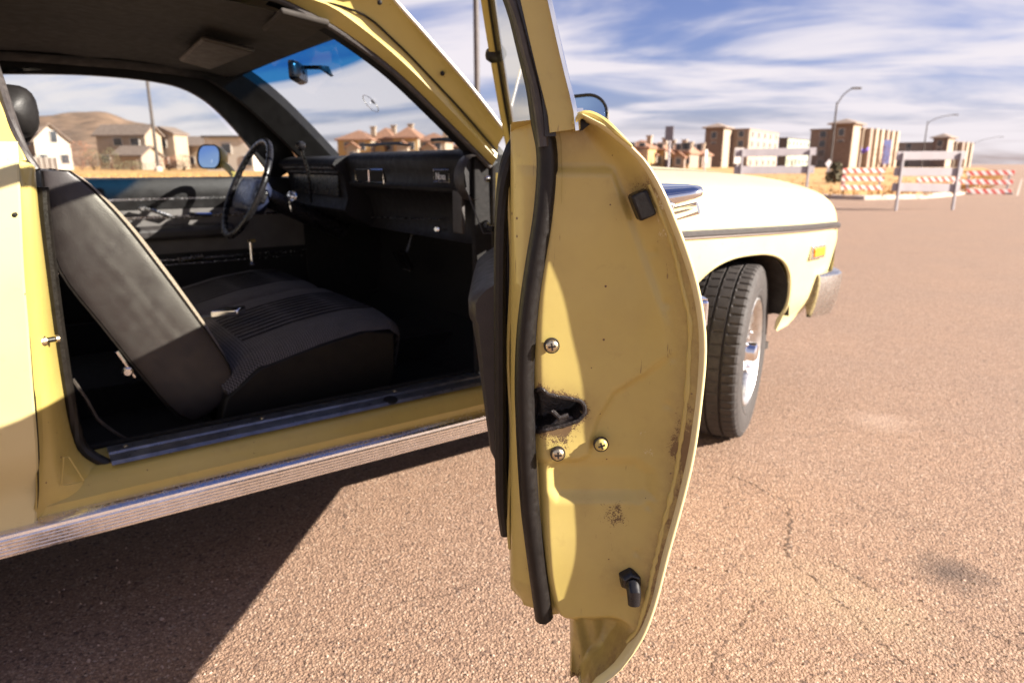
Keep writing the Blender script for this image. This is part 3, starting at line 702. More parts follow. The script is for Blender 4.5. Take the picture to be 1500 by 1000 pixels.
# ---------------------------------------------------------------- barricades
def stripes():
    t = MT('red_white_stripes').set(rough=0.5); sp = t.n('ShaderNodeSeparateXYZ'); t.l(t.coord('Object'), sp.inputs[0])
    v = t.math('FRACT', t.math('MULTIPLY', t.math('ADD', sp.outputs[0], sp.outputs[2]), 3.6))
    dirt = t.noise(t.coord('Object'), 6, 4)
    c = t.mix(t.math('GREATER_THAN', v, .5), (0.74, 0.70, 0.68), (0.55, 0.045, 0.03))
    t.color(t.mix(t.ramp(dirt, [(.4, 0.0), (.8, .35)]), c, (0.4, .3, .25))); return t.m
M_STRIPE = stripes(); M_BOARDB = simple('board_back', (0.32, 0.285, 0.30), 0.6, 0, 0.08, 3)
def barricade(px, d, wpx, tops, hpx, label, striped, yaw, group):
    """boards: list of pixel rows for the board centres"""
    b = gp(px, d); e = empty('barricade', b, label, 'barricade', group); wd = wpx / 1033 * d; yw = R(yaw)
    ax = (RT * math.cos(yw) + FW * math.sin(yw), -RT * math.sin(yw) + FW * math.cos(yw), ZU)
    rot = Matrix((ax[0], ax[1], ax[2])).transposed().to_euler()
    zt = zat(tops[0], d)
    for i, yy in enumerate(tops):
        m = MB(); m.box((0, 0, 0), (wd, .035, hpx / 1033 * d)); o = m.build('board', M_STRIPE if striped else M_BOARDB, None, smooth=0, bevel=.006)
        rot.y = (i * 37 % 11 - 5) * .0035 + (px % 7 - 3) * .003; o.rotation_euler = rot; o.location = b + ZU * zat(yy, d) - ax[1] * .04 * (1 if striped else -1); o.parent = e; o.matrix_parent_inverse = PINV[e.name]
    for s in (-.42, .42):
        m = MB(); m.box(b + ax[0] * wd * s + ZU * (zt / 2 + .03), (.05, .05, zt + .06), ax); m.build('upright', M_GREY, e, smooth=0, bevel=.005)
        if not striped: continue
        m = MB(); m.box(b + ax[0] * wd * s + ZU * .03, (.05, .7, .05), ax); m.build('foot', M_GREY, e, smooth=0, bevel=.005)
barricade(1266, 24, 66, (250, 262, 275), 6.5, 'red and white striped barricade nearest the yellow fender, three boards', True, 6, 'striped barricades')
barricade(1377, 27, 66, (263,), 6.5, 'striped barricade behind the grey frame, one board showing', True, 4, 'striped barricades')
barricade(1452, 24, 68, (253.5, 267, 280.5), 6.5, 'red and white striped barricade at the right edge of the lot, three boards', True, -3, 'striped barricades')
barricade(1422, 30, 50, (266,), 6, 'partly hidden striped barricade left of the one at the right edge', True, 4, 'striped barricades')
barricade(1236, 27, 10, (258, 268, 277), 5.5, 'narrow striped barricade seen end on beside the dark bush', True, 62, 'striped barricades')
barricade(1364, 15.5, 112, (228, 252, 275), 12, 'grey frame of three wide boards standing alone at right, back of a barricade', False, 9, 'grey board frames')
barricade(1136, 17.5, 122, (223, 249), 11, 'grey frame of wide boards rising behind the yellow hood, back of a barricade', False, 5, 'grey board frames')
# lane line on the far road
ln = MB(); a1, a2 = onZ(1490, 287, 0), onZ(1497, 262, 0); sdv = (a2 - a1).cross(ZU).normalized() * .03
ln.poly([a1 - sdv + ZU * .004, a1 + sdv + ZU * .004, a2 + sdv + ZU * .004, a2 - sdv + ZU * .004]); tag(ln.build('lane_line', M_KERB, smooth=0), kind='structure')

# ================================================================ THE CAR
YB, YC = 1.45, 2.37
CAR = empty('car', (0.4, YC, 0), 'pale yellow two door coupe with its passenger door standing open', 'car')
INS = [(.27, .088), (.31, .085), (.39, .085), (.411, .075), (.468, .045), (.577, .023), (.68, .005), (.76, 0), (.822, 0), (.881, .012), (.944, .037), (1.005, .071), (1.041, .114), (1.052, .137)]
def MY(p, mir): return (p[0], 2 * YC - p[1], p[2]) if mir else tuple(p)
ZT = [(1.27, 1.0), (1.6, .99), (2.0, .981), (2.35, .962), (2.55, .935), (2.68, .89), (2.75, .83), (2.78, .775)]
TP = [(1.2, 0), (2.1, 0), (2.35, .01), (2.6, .045), (2.78, .10)]
AX, AZ, AR, AH = 2.06, .36, .352, .338
def arch_z(X): return AZ + AH * max(0, 1 - abs((X - AX) / AR) ** 2.6) ** (1 / 2.6)
def fend_bot(X):
    if abs(X - AX) < AR: return arch_z(X)
    return .275 if X < AX else interp([(2.412, .355), (2.5, .365), (2.6, .40), (2.7, .445), (2.78, .50)], X)
def fend_pt(X, v):
    """v 0..1 lower side, 1..2 rounding over the top"""
    zb = fend_bot(X); zt = spl(ZT, X); zr = min(.86, zt - .07); tp = spl(TP, X)
    if v <= 1:
        z = zb + (zr - zb) * v; return Vector((X, YB + spl(INS, z) + tp, z))
    th = (v - 1) * math.pi / 2; i0 = spl(INS, zr)
    return Vector((X, YB + tp + i0 + .27 * (1 - math.cos(th)) ** 1.0, zr + (zt - zr) * math.sin(th)))
for mir in (0, 1):
    Xs = sorted(set([1.262] + fr(1.30, 1.70, 8) + [AX - AR * math.cos(math.pi * k / 40) for k in range(41)] + [2.4125] + fr(2.43, 2.78, 16)))
    m = MB(); m.grid([[MY(fend_pt(X, v), mir) for v in fr(0, 1, 18) + fr(1.06, 2, 14)] for X in Xs])
    m.grid([[MY(fend_pt(1.262, v) + Vector((0, q, 0)), mir) for v in fr(0, 1, 18)] for q in (0, .03)])
    FEN = m.build('front_fender', M_SUNLIT, CAR, smooth=40)
    arch = [Vector((X, 0, arch_z(X) + .003)) for X in [AX - AR * math.cos(math.pi * k / 60) for k in range(61)]]
    arch = [MY((p.x, YB + spl(INS, p.z) + spl(TP, p.x) + .004, p.z), mir) for p in arch if p.z > .28]
    m = MB(); m.tube(arch, .007, 8); m.build('arch_lip', M_SUNLIT, FEN)
    wl = MB(); rows = []
    for q in (0.012, .10, .38):
        rows.append([MY((AX - (AR + .012) * math.cos(R(a)), YB + .05 + q, max(.41, arch_z(AX - AR * math.cos(R(a)))) + .012), mir) for a in range(0, 181, 6)])
    wl.grid(rows); ids = rows[-1]; wl.poly(ids); wl.build('wheel_well', M_WELL, CAR)
    mp = [MY(fend_pt(X, (z - fend_bot(X)) / (min(.86, spl(ZT, X) - .07) - fend_bot(X))) + Vector((0, -.004, 0)), mir) for X in fr(1.28, 2.755, 26) for z in [interp([(1.28, .795), (1.72, .79), (2.59, .772), (2.76, .765)], X)]]
    m = MB(); m.sweep(mp, [(-.011, -.004), (-.011, .004), (-.006, .009), (.006, .009), (.011, .004), (.011, -.004)], (0, 1 if mir else -1, 0)); m.build('side_molding', [M_RUBG], FEN, smooth=30)
    m = MB(); m.sweep([Vector(p) + Vector((0, 0, -.0125)) for p in mp], [(-.002, -.003), (-.002, .006), (.002, .006), (.002, -.003)], (0, 1 if mir else -1, 0)); m.build('molding_edge', M_CHROME, FEN, smooth=30)
    # amber side marker
    q = fend_pt(2.53, .62); mz = .672; v = (mz - fend_bot(2.53)) / (min(.86, spl(ZT, 2.53) - .07) - fend_bot(2.53)); q = fend_pt(2.53, v); tq = (fend_pt(2.56, v) - fend_pt(2.50, v)); tq.z = 0; tq.normalize(); nq = Vector((tq.y, -tq.x, 0))
    if mir: q = Vector(MY(q, 1)); tq = Vector((tq.x, -tq.y, 0)); nq = Vector((nq.x, -nq.y, 0))
    m = MB(); m.box(q, (.125, .02, .055), (tq, nq, ZU)); mk = m.build('side_marker_frame', M_CHROMED, FEN, smooth=0, bevel=.004)
    m = MB(); m.box(q + nq * .008, (.10, .014, .036), (tq, nq, ZU)); m.build('side_marker_lens', M_AMBER, FEN, smooth=0, bevel=.005)
# hood, cowl, nose
m = MB(); rows = []
for X in fr(1.33, 2.78, 24):
    y0 = fend_pt(X, 2).y + .006; z0 = spl(ZT, X)
    rows.append([(X + .10 * math.sin(math.pi * k / 20) * max(0, (X - 2.3) / .48), y0 + (2 * YC - 2 * y0) * k / 20, z0 + .028 * math.sin(math.pi * k / 20) ** .7 - (.0 if 0 < k < 20 else .006)) for k in range(21)])
m.grid(rows); m.build('hood', M_SUNLIT, CAR, smooth=40)
m = MB(); m.box((1.30, YC, .972), (.07, 1.42, .03)); m.build('cowl_panel', M_PAINT, CAR, smooth=0, bevel=.006)
for mir in (0, 1):
    m = MB(); m.tube([MY(fend_pt(X, 2) + Vector((0, .003, -.001)), mir) for X in fr(1.33, 2.77, 24)], .0032, 6); m.build('hood_gap', M_RUB, CAR)
m = MB(); rows = []
for k in range(21):
    y = 1.56 + (2 * YC - 3.12) * k / 20; x = 2.78 + .10 * math.sin(math.pi * k / 20); rows.append([(x - .004, y, .775), (x + .012, y, .74), (x + .008, y, .50)])
m.grid(rows); m.build('header_panel', M_SUNLIT, CAR, smooth=40)
m = MB()
for k in range(9): m.box((2.875, YC, .56 + .02 * k), (.03, .9, .006))
for k in range(19): m.box((2.873, YC - .45 + .05 * k, .64), (.02, .005, .17))
m.build('grille', M_CHROMED, CAR, smooth=0)
for s in (-1, 1):
    m = MB(); m.lathe([(0, .10), (.04, .10), (.05, .088), (.03, .082), (.045, .04), (.05, .001)], (2.80, YC + s * .62, .64), (1, 0, 0), 24); m.build('headlight', M_CHROME, CAR)
bp = [(2.61, 1.520), (2.72, 1.515), (2.80, 1.54), (2.88, 1.63), (2.95, 1.80), (2.985, 2.1), (2.995, YC)]
bp = bp + [(x, 2 * YC - y) for x, y in bp[-2::-1]]
pth = spath([(x, y, .485) for x, y in bp], 60)
sec = [(-.098, -.03), (-.094, -.010), (-.05, .004), (.0, .012), (.05, .016), (.076, .014), (.086, .002), (.086, -.03), (.05, -.03), (-.05, -.04)]
ctr = Vector((2.2, YC, .485)); m = MB(); m.sweep(pth, [(-a, b) for a, b in sec], [(p - ctr).normalized() for p in pth]); m.build('front_bumper', M_CHROMED, CAR, smooth=40)
m = MB(); pb = spath([(x - .055, y + (.045 if y < YC else -.045), .50) for x, y in bp[2:-2]], 40); m.sweep(pb, [(-.07, -.02), (.075, -.02), (.075, .02), (-.07, .02)], [(p - ctr).normalized() for p in pb]); m.build('bumper_filler', M_SUNLIT, CAR, smooth=30)

# wheels
def wheel(loc, steer, side, label):
    loc = Vector(loc); e = bpy.data.objects.new('wheel', None); COL.objects.link(e); e.location = loc; e.parent = CAR; e.matrix_parent_inverse = PINV[CAR.name]; PINV[e.name] = Matrix.Translation(loc).inverted()
    if label: e['label'] = label
    ax = Vector((math.sin(R(steer)), -math.cos(R(steer)), 0)) * side; a = ZU; b = ax.cross(a)
    SEG = 480
    prof = [(-.075, .195, 0), (-.095, .215, 0), (-.108, .26, 0), (-.107, .295, 0), (-.098, .318, 1), (-.090, .323, 1), (-.058, .3265, 1), (-.054, .3265, 0), (-.053, .3175, 0), (-.045, .3175, 0), (-.044, .3275, 0), (-.040, .3275, 2), (-.008, .329, 2), (-.004, .329, 0), (-.003, .3195, 0), (.005, .3195, 0), (.006, .329, 0), (.010, .329, 2), (.040, .3275, 2), (.044, .3275, 0), (.045, .3175, 0), (.053, .3175, 0), (.054, .3265, 0), (.058, .3265, 1), (.090, .323, 1), (.098, .318, 1), (.103, .308, 0), (.1065, .300, 0), (.105, .297, 0), (.108, .280, 0), (.1085, .255, 0), (.106, .235, 0), (.1075, .232, 0), (.103, .213, 0), (.094, .202, 0), (.082, .197, 0)]
    rows = []
    for h, r, kd in prof:
        row = []
        for q in range(SEG):
            th = 2 * math.pi * q / SEG; rr = r
            if kd == 1 and q % 8 < 2: rr -= .0045
            if kd == 2 and (q + 2) % 10 == 0: rr -= .0035
            row.append(loc + ax * h + (a * math.cos(th) + b * math.sin(th)) * rr)
        rows.append(row)
    m = MB(); m.grid(rows, cu=True); m.build('tyre', M_TYRE, e, smooth=22)
    m = MB(); m.lathe([(.080, .200), (.098, .203), (.101, .197), (.092, .186), (.082, .176), (.050, .168), (-.07, .168), (-.08, .198)], loc, ax, 64); m.build('rim', M_RIM, e)
    m = MB(); m.lathe([(.045, .172), (.040, .12), (.052, .085), (.058, .05), (.056, .045)], loc, ax, 48); m.build('wheel_disc', M_RIMD, e)
    m = MB()
    for q in range(5):
        th = 2 * math.pi * q / 5 + .35; d = a * math.cos(th) + b * math.sin(th); t = ax.cross(d)
        m.loft([[loc + ax * h2 + d * r2 + t * w2 for h2, r2, w2 in ((h - .02, r, -wd), (h, r, -wd * .75), (h, r, wd * .75), (h - .02, r, wd))] for h, r, wd in ((.078, .045, .026), (.070, .10, .022), (.066, .145, .026), (.074, .176, .036))])
    m.build('spokes', M_RIM, e, smooth=40)
    m = MB(); m.lathe([(.05, .055), (.080, .052), (.084, .040), (.112, .034), (.118, .026), (.119, .001)], loc, ax, 32); m.build('hub_cap', M_CHROME, e)
    m = MB()
    for q in range(5):
        th = 2 * math.pi * (q + .5) / 5 + .35; d = a * math.cos(th) + b * math.sin(th); m.lathe([(.05, .011), (.085, .010), (.092, .004)], loc + d * .07, ax, 8, True)
    m.build('lug_nuts', M_CHROME, e)
    return e
wheel((2.110, 1.566, .327), 26.5, 1, None)
wheel((2.108, 2 * YC - 1.567, .327), 24, -1, None)
wheel((-.72, 1.575, .327), 0, 1, None); wheel((-.72, 2 * YC - 1.575, .327), 0, -1, None)
m = MB(); m.tube([(-.72, 1.68, .327), (-.72, 3.06, .327)], .04, 10); m.build('rear_axle', M_WELL, CAR)
m = MB(); m.box((2.3, YC, .36), (.10, 1.0, .12)); m.box((2.55, YC, .42), (.5, 1.3, .10)); m.tube([(2.108, 1.66, .327), (2.108, 3.08, .327)], .035, 8); m.build('front_frame', M_WELL, CAR, smooth=0)
m = MB(); m.box((0.4, YC, .265), (4.2, 1.46, .03)); m.build('floor_pan', M_WELL, CAR, smooth=0)

# rear quarters
RAX = -.72
def q_bot(X): return .372 + math.sqrt(max(0, .34 ** 2 - (X - RAX) ** 2)) if abs(X - RAX) < .34 else interp([(-2.0, .42), (-1.2, .30), (-1.06, .275), (0, .275)], X)
def q_pt(X, v):
    zb = q_bot(X); tp = interp([(-2.05, .10), (-1.5, .03), (-1.0, 0), (0, 0)], X); zt = interp([(-2.05, .93), (-1.0, 1.03), (0, 1.045)], X)
    z = zb + (zt - zb) * v; zz = .27 + (1.052 - .27) * (z - .27) / (zt - .27); lip = 0
    return Vector((X, YB + spl(INS, zz) + tp, z))
# the front edge of the quarter follows the door gap, a little further forward at mid height
def q_edge(z): return spl([(.27, -.07), (.317, -.063), (.397, -.049), (.493, -.037), (.606, -.028), (.72, -.018), (.83, -.009), (.935, .003), (1.015, .012), (1.05, .016)], z)
for mir in (0, 1):
    Xs = sorted(set([-2.05] + fr(-1.95, -1.1, 10) + [RAX - .34 * math.cos(math.pi * k / 20) for k in range(21)] + fr(-.34, -.03, 8)))
    rows = []
    for X in Xs:
        row = []
        for v in fr(0, 1, 34):
            p = q_pt(X, v)
            if X > -.12: p = p + Vector((q_edge(p.z) + .03, 0, 0)) * ((X + .12) / .09)
            row.append(MY(p, mir))
        rows.append(row)
    m = MB(); m.grid(rows)
    # rolled front flange into the jamb
    e0 = [Vector(p) for p in rows[-1]]; sg = -1 if mir else 1
    m.grid([e0, [p + Vector((.004, .005 * sg, 0)) for p in e0], [p + Vector((-.002, .014 * sg, 0)) for p in e0], [p + Vector((-.012, .022 * sg, 0)) for p in e0]])
    QP = m.build('quarter_panel', M_SUNLIT, CAR, smooth=40)
    wl = MB(); rws = [[MY((RAX - .355 * math.cos(R(a)), YB + .03 + q, .372 + .355 * math.sin(R(a))), mir) for a in range(0, 181, 8)] for q in (.012, .1, .36)]
    wl.grid(rws); wl.poly(rws[-1]); wl.build('wheel_well', M_WELL, CAR)
# deck, tail
m = MB(); rows = []
for X in fr(-2.05, -.95, 12):
    y0 = q_pt(X, 1).y; z0 = q_pt(X, 1).z; rows.append([(X, y0 + (2 * YC - 2 * y0) * k / 14, z0 + .03 * math.sin(math.pi * k / 14)) for k in range(15)])
m.grid(rows); m.build('trunk_lid', M_PAINT, CAR)
m = MB(); m.grid([[(-2.05 - .04 * math.sin(math.pi * k / 14), 1.62 + 1.5 * k / 14, z) for k in range(15)] for z in (.45, .7, .94)]); m.build('tail_panel', M_PAINT, CAR)
m = MB(); pr = spath([(-1.85, 1.51, .5), (-2.02, 1.54, .5), (-2.13, 1.7, .5), (-2.17, YC, .5), (-2.13, 3.04, .5), (-2.02, 3.2, .5), (-1.85, 3.23, .5)], 40); m.sweep(pr, sec, [(p - Vector((-1.4, YC, .5))).normalized() for p in pr]); m.build('rear_bumper', M_CHROME, CAR)

# ---------------------------------------------------------------- sill, rocker molding
RY = 1.535
for mir in (0, 1):
    m = MB(); X0, X1 = -.40, 1.75
    prof = [(1.60, .27), (1.545, .275), (RY + .014, .315), (RY + .012, .342), (1.562, .358), (1.572, .372), (1.595, .384), (1.64, .388), (1.70, .385), (1.70, .27)]
    m.loft([[MY((x, y, z), mir) for y, z in prof] for x in fr(X0, X1, 24)]); SILL = m.build('rocker_panel', M_DOORP, CAR, smooth=45, bevel=0)
    # bright ribbed molding
    ribs = [(RY + .018, .3260), (RY - .004, .3185), (RY - .011, .3125), (RY - .012, .3065)]
    z = .3035
    while z > .272:
        ribs += [(RY - .0095, z), (RY - .0093, z - .0012), (RY - .0125, z - .0020), (RY - .0120, z - .0064)]; z -= .0072
    ribs += [(RY + .004, .268), (RY + .02, .268), (RY + .022, .3240)]
    m = MB(); m.loft([[MY((x, y, z), mir) for y, z in ribs] for x in (-.40, 1.0, 1.70)]); m.build('rocker_molding', M_ALU, CAR, smooth=25)
# scuff plate on the sill
m = MB(); pr = [(1.578, .387), (1.585, .3935), (1.618, .3965), (1.622, .401), (1.630, .401), (1.634, .3965), (1.672, .396), (1.680, .388)]
m.loft([[(x, y, z) for y, z in pr] for x in fr(.085, 1.2, 14)]); SC = m.build('scuff_plate', M_SCUFF, CAR, smooth=30)
for x in (.12, .42, .78, 1.1):
    m = MB(); m.lathe([(0, .006), (.002, .0055), (.0035, .002)], (x, 1.653, .396), (0, 0, 1), 10, True); m.build('screw', M_STEEL, SC)
m = MB(); m.lathe([(0, .02), (.0015, .019)], (.74, 1.597, .3945), (-.02, -.2, 1), 14, True); m.build('drain_plug', M_RUB, SC)

# ---------------------------------------------------------------- door jamb at the rear of the opening
seam = [(24, 232, 1.56), (27, 300, 1.50), (31, 390, 1.475), (38, 480, 1.47), (45, 570, 1.48), (51, 650, 1.50), (53, 715, 1.52), (50, 765, 1.545)]
seal = [(52, 250, 1.63), (57, 310, 1.63), (68, 400, 1.63), (80, 490, 1.63), (93, 575, 1.63), (104, 630, 1.63), (118, 664, 1.62), (150, 684, 1.605), (182, 692, 1.60)]
SE = spath([onY(x, y, Y) for x, y, Y in seam], 40); SL = spath([onY(x, y, Y) for x, y, Y in seal], 40)
m = MB(); rows = []
sillend = onY(190, 735, 1.55)
for i in range(40):
    a_, c_ = SE[i], SL[i]; row = []
    for k in range(15):
        t = k / 14; p = a_.lerp(c_, t); n_ = Vector((.75, -.6, 0)); p = p + n_ * (.012 * math.sin(math.pi * t) - .006 * math.sin(math.pi * min(1, t * 3)))
        row.append(p)
    rows.append(row)
m.grid(rows); JAMB = m.build('door_jamb', M_DOORP, CAR, smooth=50)
m = MB(); m.tube([p + Vector((.003, .004, 0)) for p in SE], .0022, 6, scale=[.6] * 18 + [1.0] * 6 + [1.7] * 8 + [.8] * 8); m.build('body_seam', M_RUB, JAMB)
# lower jamb corner running into the sill
low = [onY(x, y, Y) for x, y, Y in ((50, 765, 1.545), (70, 760, 1.547), (110, 748, 1.548), (160, 735, 1.549), (215, 722, 1.55))]
upc = [SL[i] for i in (24, 29, 33, 36, 39)]
m = MB(); A_ = spath([SE[k] for k in (24, 30, 35, 39)] + low[1:], 40); B_ = spath(upc + [onY(235, 684, 1.595)], 40); mm = [a.lerp(b, .5) + Vector((.01, .01, -.004)) for a, b in zip(A_, B_)]
m.grid([A_, [a.lerp(b, .25) + Vector((.006, .006, -.004)) for a, b in zip(A_, B_)], mm, [a.lerp(b, .8) + Vector((.003, .003, 0)) for a, b in zip(A_, B_)], B_])
m.build('jamb_corner', M_DOORP, CAR, smooth=50)
# triangular pressing in the corner
tri = [onY(x, y, 1.553) for x, y in ((82, 668), (90, 668), (112, 702), (108, 706), (83, 710), (80, 706))]
m = MB(); m.tube([p + Vector((.012, -.012, 0)) for p in tri], .0016, 6, closed=True); m.build('pressing', M_PAINT, JAMB)
# rubber door seal around the lower rear corner and charcoal quarter trim strip
top_s = [onY(x, y, Y) for x, y, Y in ((-18, 70, 1.74), (2, 130, 1.70), (20, 185, 1.66), (36, 225, 1.64), (52, 250, 1.632))]
m = MB(); m.tube(spath(top_s, 20), .010, 10); m.build('pillar_seal', M_RUBG, CAR)
m = MB(); sp_ = [p + Vector((.008, .006, .004)) for p in SL[2:]]; m.tube(sp_, .012, 10); m.build('opening_seal', M_RUB, CAR)
m = MB(); o1 = [onY(x, y, 1.642) for x, y in ((50, 282), (58, 340), (70, 420), (82, 500), (94, 580), (106, 634))]; o2 = [onY(x, y, 1.66) for x, y in ((64, 279), (76, 340), (87, 420), (96, 500), (106, 580), (114, 634))]
m.loft([[a, b, b + Vector((-.01, .02, 0)), a + Vector((-.02, .01, 0))] for a, b in zip(spath(o1, 16), spath(o2, 16))]); m.build('quarter_trim', M_VINYLG, CAR, smooth=40, bevel=.002)
# striker bolt
q = onY(56, 505, 1.50); m = MB(); ax = Vector((.95, .25, 0)).normalized(); m.lathe([(-.02, .011), (0, .010), (.001, .0045), (.016, .0045), (.017, .0075), (.022, .0075), (.024, .005)], q + Vector((.012, .03, 0)), ax, 16, True); m.build('striker', M_STEEL, CAR, smooth=30)
m = MB(); m.lathe([(.003, .0052), (.0155, .0052)], q + Vector((.012, .03, 0)), ax, 14, True); m.build('striker_sleeve', M_PLAST, CAR)
for (x, y) in ((22, 316), (35, 487)):
    q = onY(x, y, 1.482); m = MB(); m.lathe([(-.004, .006), (.003, .006), (.005, .003)], q, (.5, -.85, 0), 10, True); m.build('rubber_plug', M_RUB, JAMB)
# quarter window: bright pillar strip and glass
m = MB(); c1 = [onY(x, y, Y) for x, y, Y in ((40, 236, 1.62), (18, 190, 1.65), (-12, 120, 1.69), (-40, 40, 1.73))]; c2 = [p + Vector((-.10, 0, 0)) for p in c1]
m.loft([[a, b, b + Vector((0, .02, 0)), a + Vector((0, .02, 0))] for a, b in zip(spath(c1, 10), spath(c2, 10))]); m.build('lock_pillar', M_PAINT, CAR, smooth=40, bevel=.003)
for mir in (0, 1):
    m = MB(); m.poly([MY(p, mir) for p in ((-.16, 1.60, 1.03), (-.80, 1.62, 1.02), (-.62, 1.72, 1.33), (-.24, 1.72, 1.36))]); m.build('quarter_window', M_GLASS, CAR, smooth=0)
    m = MB(); m.sweep([MY(p, mir) for p in ((-.05, 1.585, 1.045), (-.4, 1.59, 1.05), (-.9, 1.60, 1.04))], [(-.008, -.004), (.008, -.004), (.006, .006), (-.006, .006)], (0, 0, 1)); m.build('belt_molding', M_CHROME, CAR)

# ---------------------------------------------------------------- roof, pillars, glass
A = spath([onY(742, 197, 1.560), onY(690, 130, 1.585), onY(640, 72, 1.61), onY(590, 16, 1.625), onY(548, -24, 1.645), (.60, 1.675, 1.405), (.30, 1.68, 1.418), (-.1, 1.68, 1.415), (-.5, 1.68, 1.395)], 60)
B = spath([onY(732, 222, 1.60), onY(672, 158, 1.625), onY(605, 88, 1.65), onY(535, 26, 1.68), onY(480, -10, 1.69), (.50, 1.70, 1.385), (.28, 1.705, 1.395), (-.1, 1.705, 1.392), (-.5, 1.705, 1.372)], 60)
Cc = spath([onY(721, 244, 1.635), onY(650, 172, 1.665), onY(580, 105, 1.69), onY(512, 54, 1.715), onY(455, 20, 1.73), onY(395, -6, 1.735), (.26, 1.74, 1.372), (-.1, 1.74, 1.37), (-.5, 1.74, 1.35)], 60)
D = [p + Vector((.030, .045, .012)) for p in A[:26]] + [p + Vector((.0, .05, .012)) for p in A[26:]]
for mir in (0, 1):
    m = MB(); rows = []
    for a_, b_, c_, d_ in zip(A, B, Cc, D):
        ab = a_.lerp(b_, .5) + Vector((-.004, .006, -.004)); bead = b_.lerp(c_, .35) + Vector((-.006, -.006, -.004))
        rows.append([MY(p, mir) for p in (a_, a_.lerp(b_, .12) + Vector((0, .012, 0)), ab + Vector((0, .010, 0)), b_ + Vector((0, .010, 0)), bead, c_, c_ + Vector((.01, .03, .03)), d_)])
    m.grid(rows, cu=True); PIL = m.build('windshield_pillar' , M_PAINT, CAR, smooth=45)
    m = MB(); m.tube([MY(p + Vector((0, -.003, .002)), mir) for p in A], .0048, 10, ref=(0, 1, .2)); m.build('drip_rail', M_DRIP, CAR, smooth=40)
    m = MB(); m.tube([MY(p + Vector((-.004, .004, -.002)), mir) for p in Cc], .0085, 10); m.build('windlace', M_RUBG, CAR)
    m = MB(); m.tube([MY(a_.lerp(c_, .50) + Vector((-.002, .004, -.004)), mir) for a_, c_ in zip(A, Cc)], .0028, 6); m.build('pillar_seam', M_RUB, PIL)
    # inner pillar garnish
    m = MB(); m.loft([[MY(p, mir) for p in (c_ + Vector((-.006, .006, -.004)), c_ + Vector((-.008, .045, -.010)), c_ + Vector((.055, .075, .012)), c_ + Vector((.075, .030, .03)))] for c_ in Cc[:24]]) if not mir else m.loft([[MY(p, 1) for p in (c_ + Vector((-.006, .006, -.004)), c_ + Vector((-.008, .045, -.010)), c_ + Vector((.10, .085, .012)), c_ + Vector((.13, .030, .05)))] for c_ in Cc[:24]]); m.build('pillar_garnish', M_BTRIM, CAR, smooth=50)
    # rear pillar
    cp = [(-.5, 1.68, 1.395), (-.72, 1.66, 1.30), (-.95, 1.62, 1.15), (-1.12, 1.60, 1.03)]
    m = MB(); m.loft([[MY(p, mir) for p in (Vector(q), Vector(q) + Vector((-.22, .03, -.01)), Vector(q) + Vector((-.22, .07, -.01)), Vector(q) + Vector((0, .05, 0)))] for q in spath(cp, 10)]); m.build('rear_pillar', M_PAINT, CAR, smooth=40)
for (x, y) in ((648, 108), (556, 4)):
    q = onY(x, y, 1.622); m = MB(); m.lathe([(-.003, .006), (.002, .006), (.004, .002)], q, (-.3, -.9, -.2), 10, True); m.build('pillar_plug', M_RUB, CAR)
m = MB(); rows = []
for i in range(22):
    X = .80 - 1.5 * i / 21; row = []
    za = spl([(-.7, 1.375), (-.3, 1.41), (.2, 1.42), (.6, 1.405), (.80, 1.375)], X)
    for k in range(21):
        t = k / 20; row.append((X + .05 * math.sin(math.pi * t) * (1 if i == 0 else max(0, 1 - i / 6)), 1.685 + (2 * YC - 2 * 1.685) * t, za + .035 * math.sin(math.pi * t) ** .6))
    rows.append(row)
m.grid(rows); m.build('roof', M_SUNLIT, CAR, smooth=40)
m = MB(); rows = []
for i in range(16):
    X = .745 - 1.4 * i / 15; row = []
    za = spl([(-.7, 1.335), (-.3, 1.358), (.2, 1.364), (.55, 1.352), (.75, 1.325)], X)
    for k in range(21):
        t = k / 20; row.append((X + .03 * math.sin(math.pi * t) * max(0, 1 - i / 5), 1.728 + (2 * YC - 2 * 1.728) * t, za + .012 * math.sin(math.pi * t) ** .6 + .004 * math.sin(i * 2.2)))
    rows.append(row)
m.grid(rows); m.build('headliner', M_HEADL, CAR, smooth=60)
for mir in (1,):
    m = MB(); m.grid([[MY(p, mir) for p in ((x, 1.672, z + .055), (x, 1.70, z + .02), (x, 1.722, z - .002), (x, 1.745, z - .006), (x, 1.80, z + .016))] for x, z in ((-.72, 1.31), (-.3, 1.335), (.1, 1.348), (.4, 1.346), (.55, 1.338), (.66, 1.328), (.75, 1.318))])
    m.build('roof_rail_trim', M_BTRIM, CAR, smooth=60)
m = MB(); hp = [(.752 + .03 * math.sin(math.pi * k / 12), 1.73 + 1.28 * k / 12, 1.332 + .026 * math.sin(math.pi * k / 12) ** .6) for k in range(13)]
m.sweep(hp, [(-.02, -.012), (.03, -.006), (.03, .03), (-.02, .03)], (0, 0, 1)); m.build('header_trim', M_BTRIM, CAR, smooth=40)
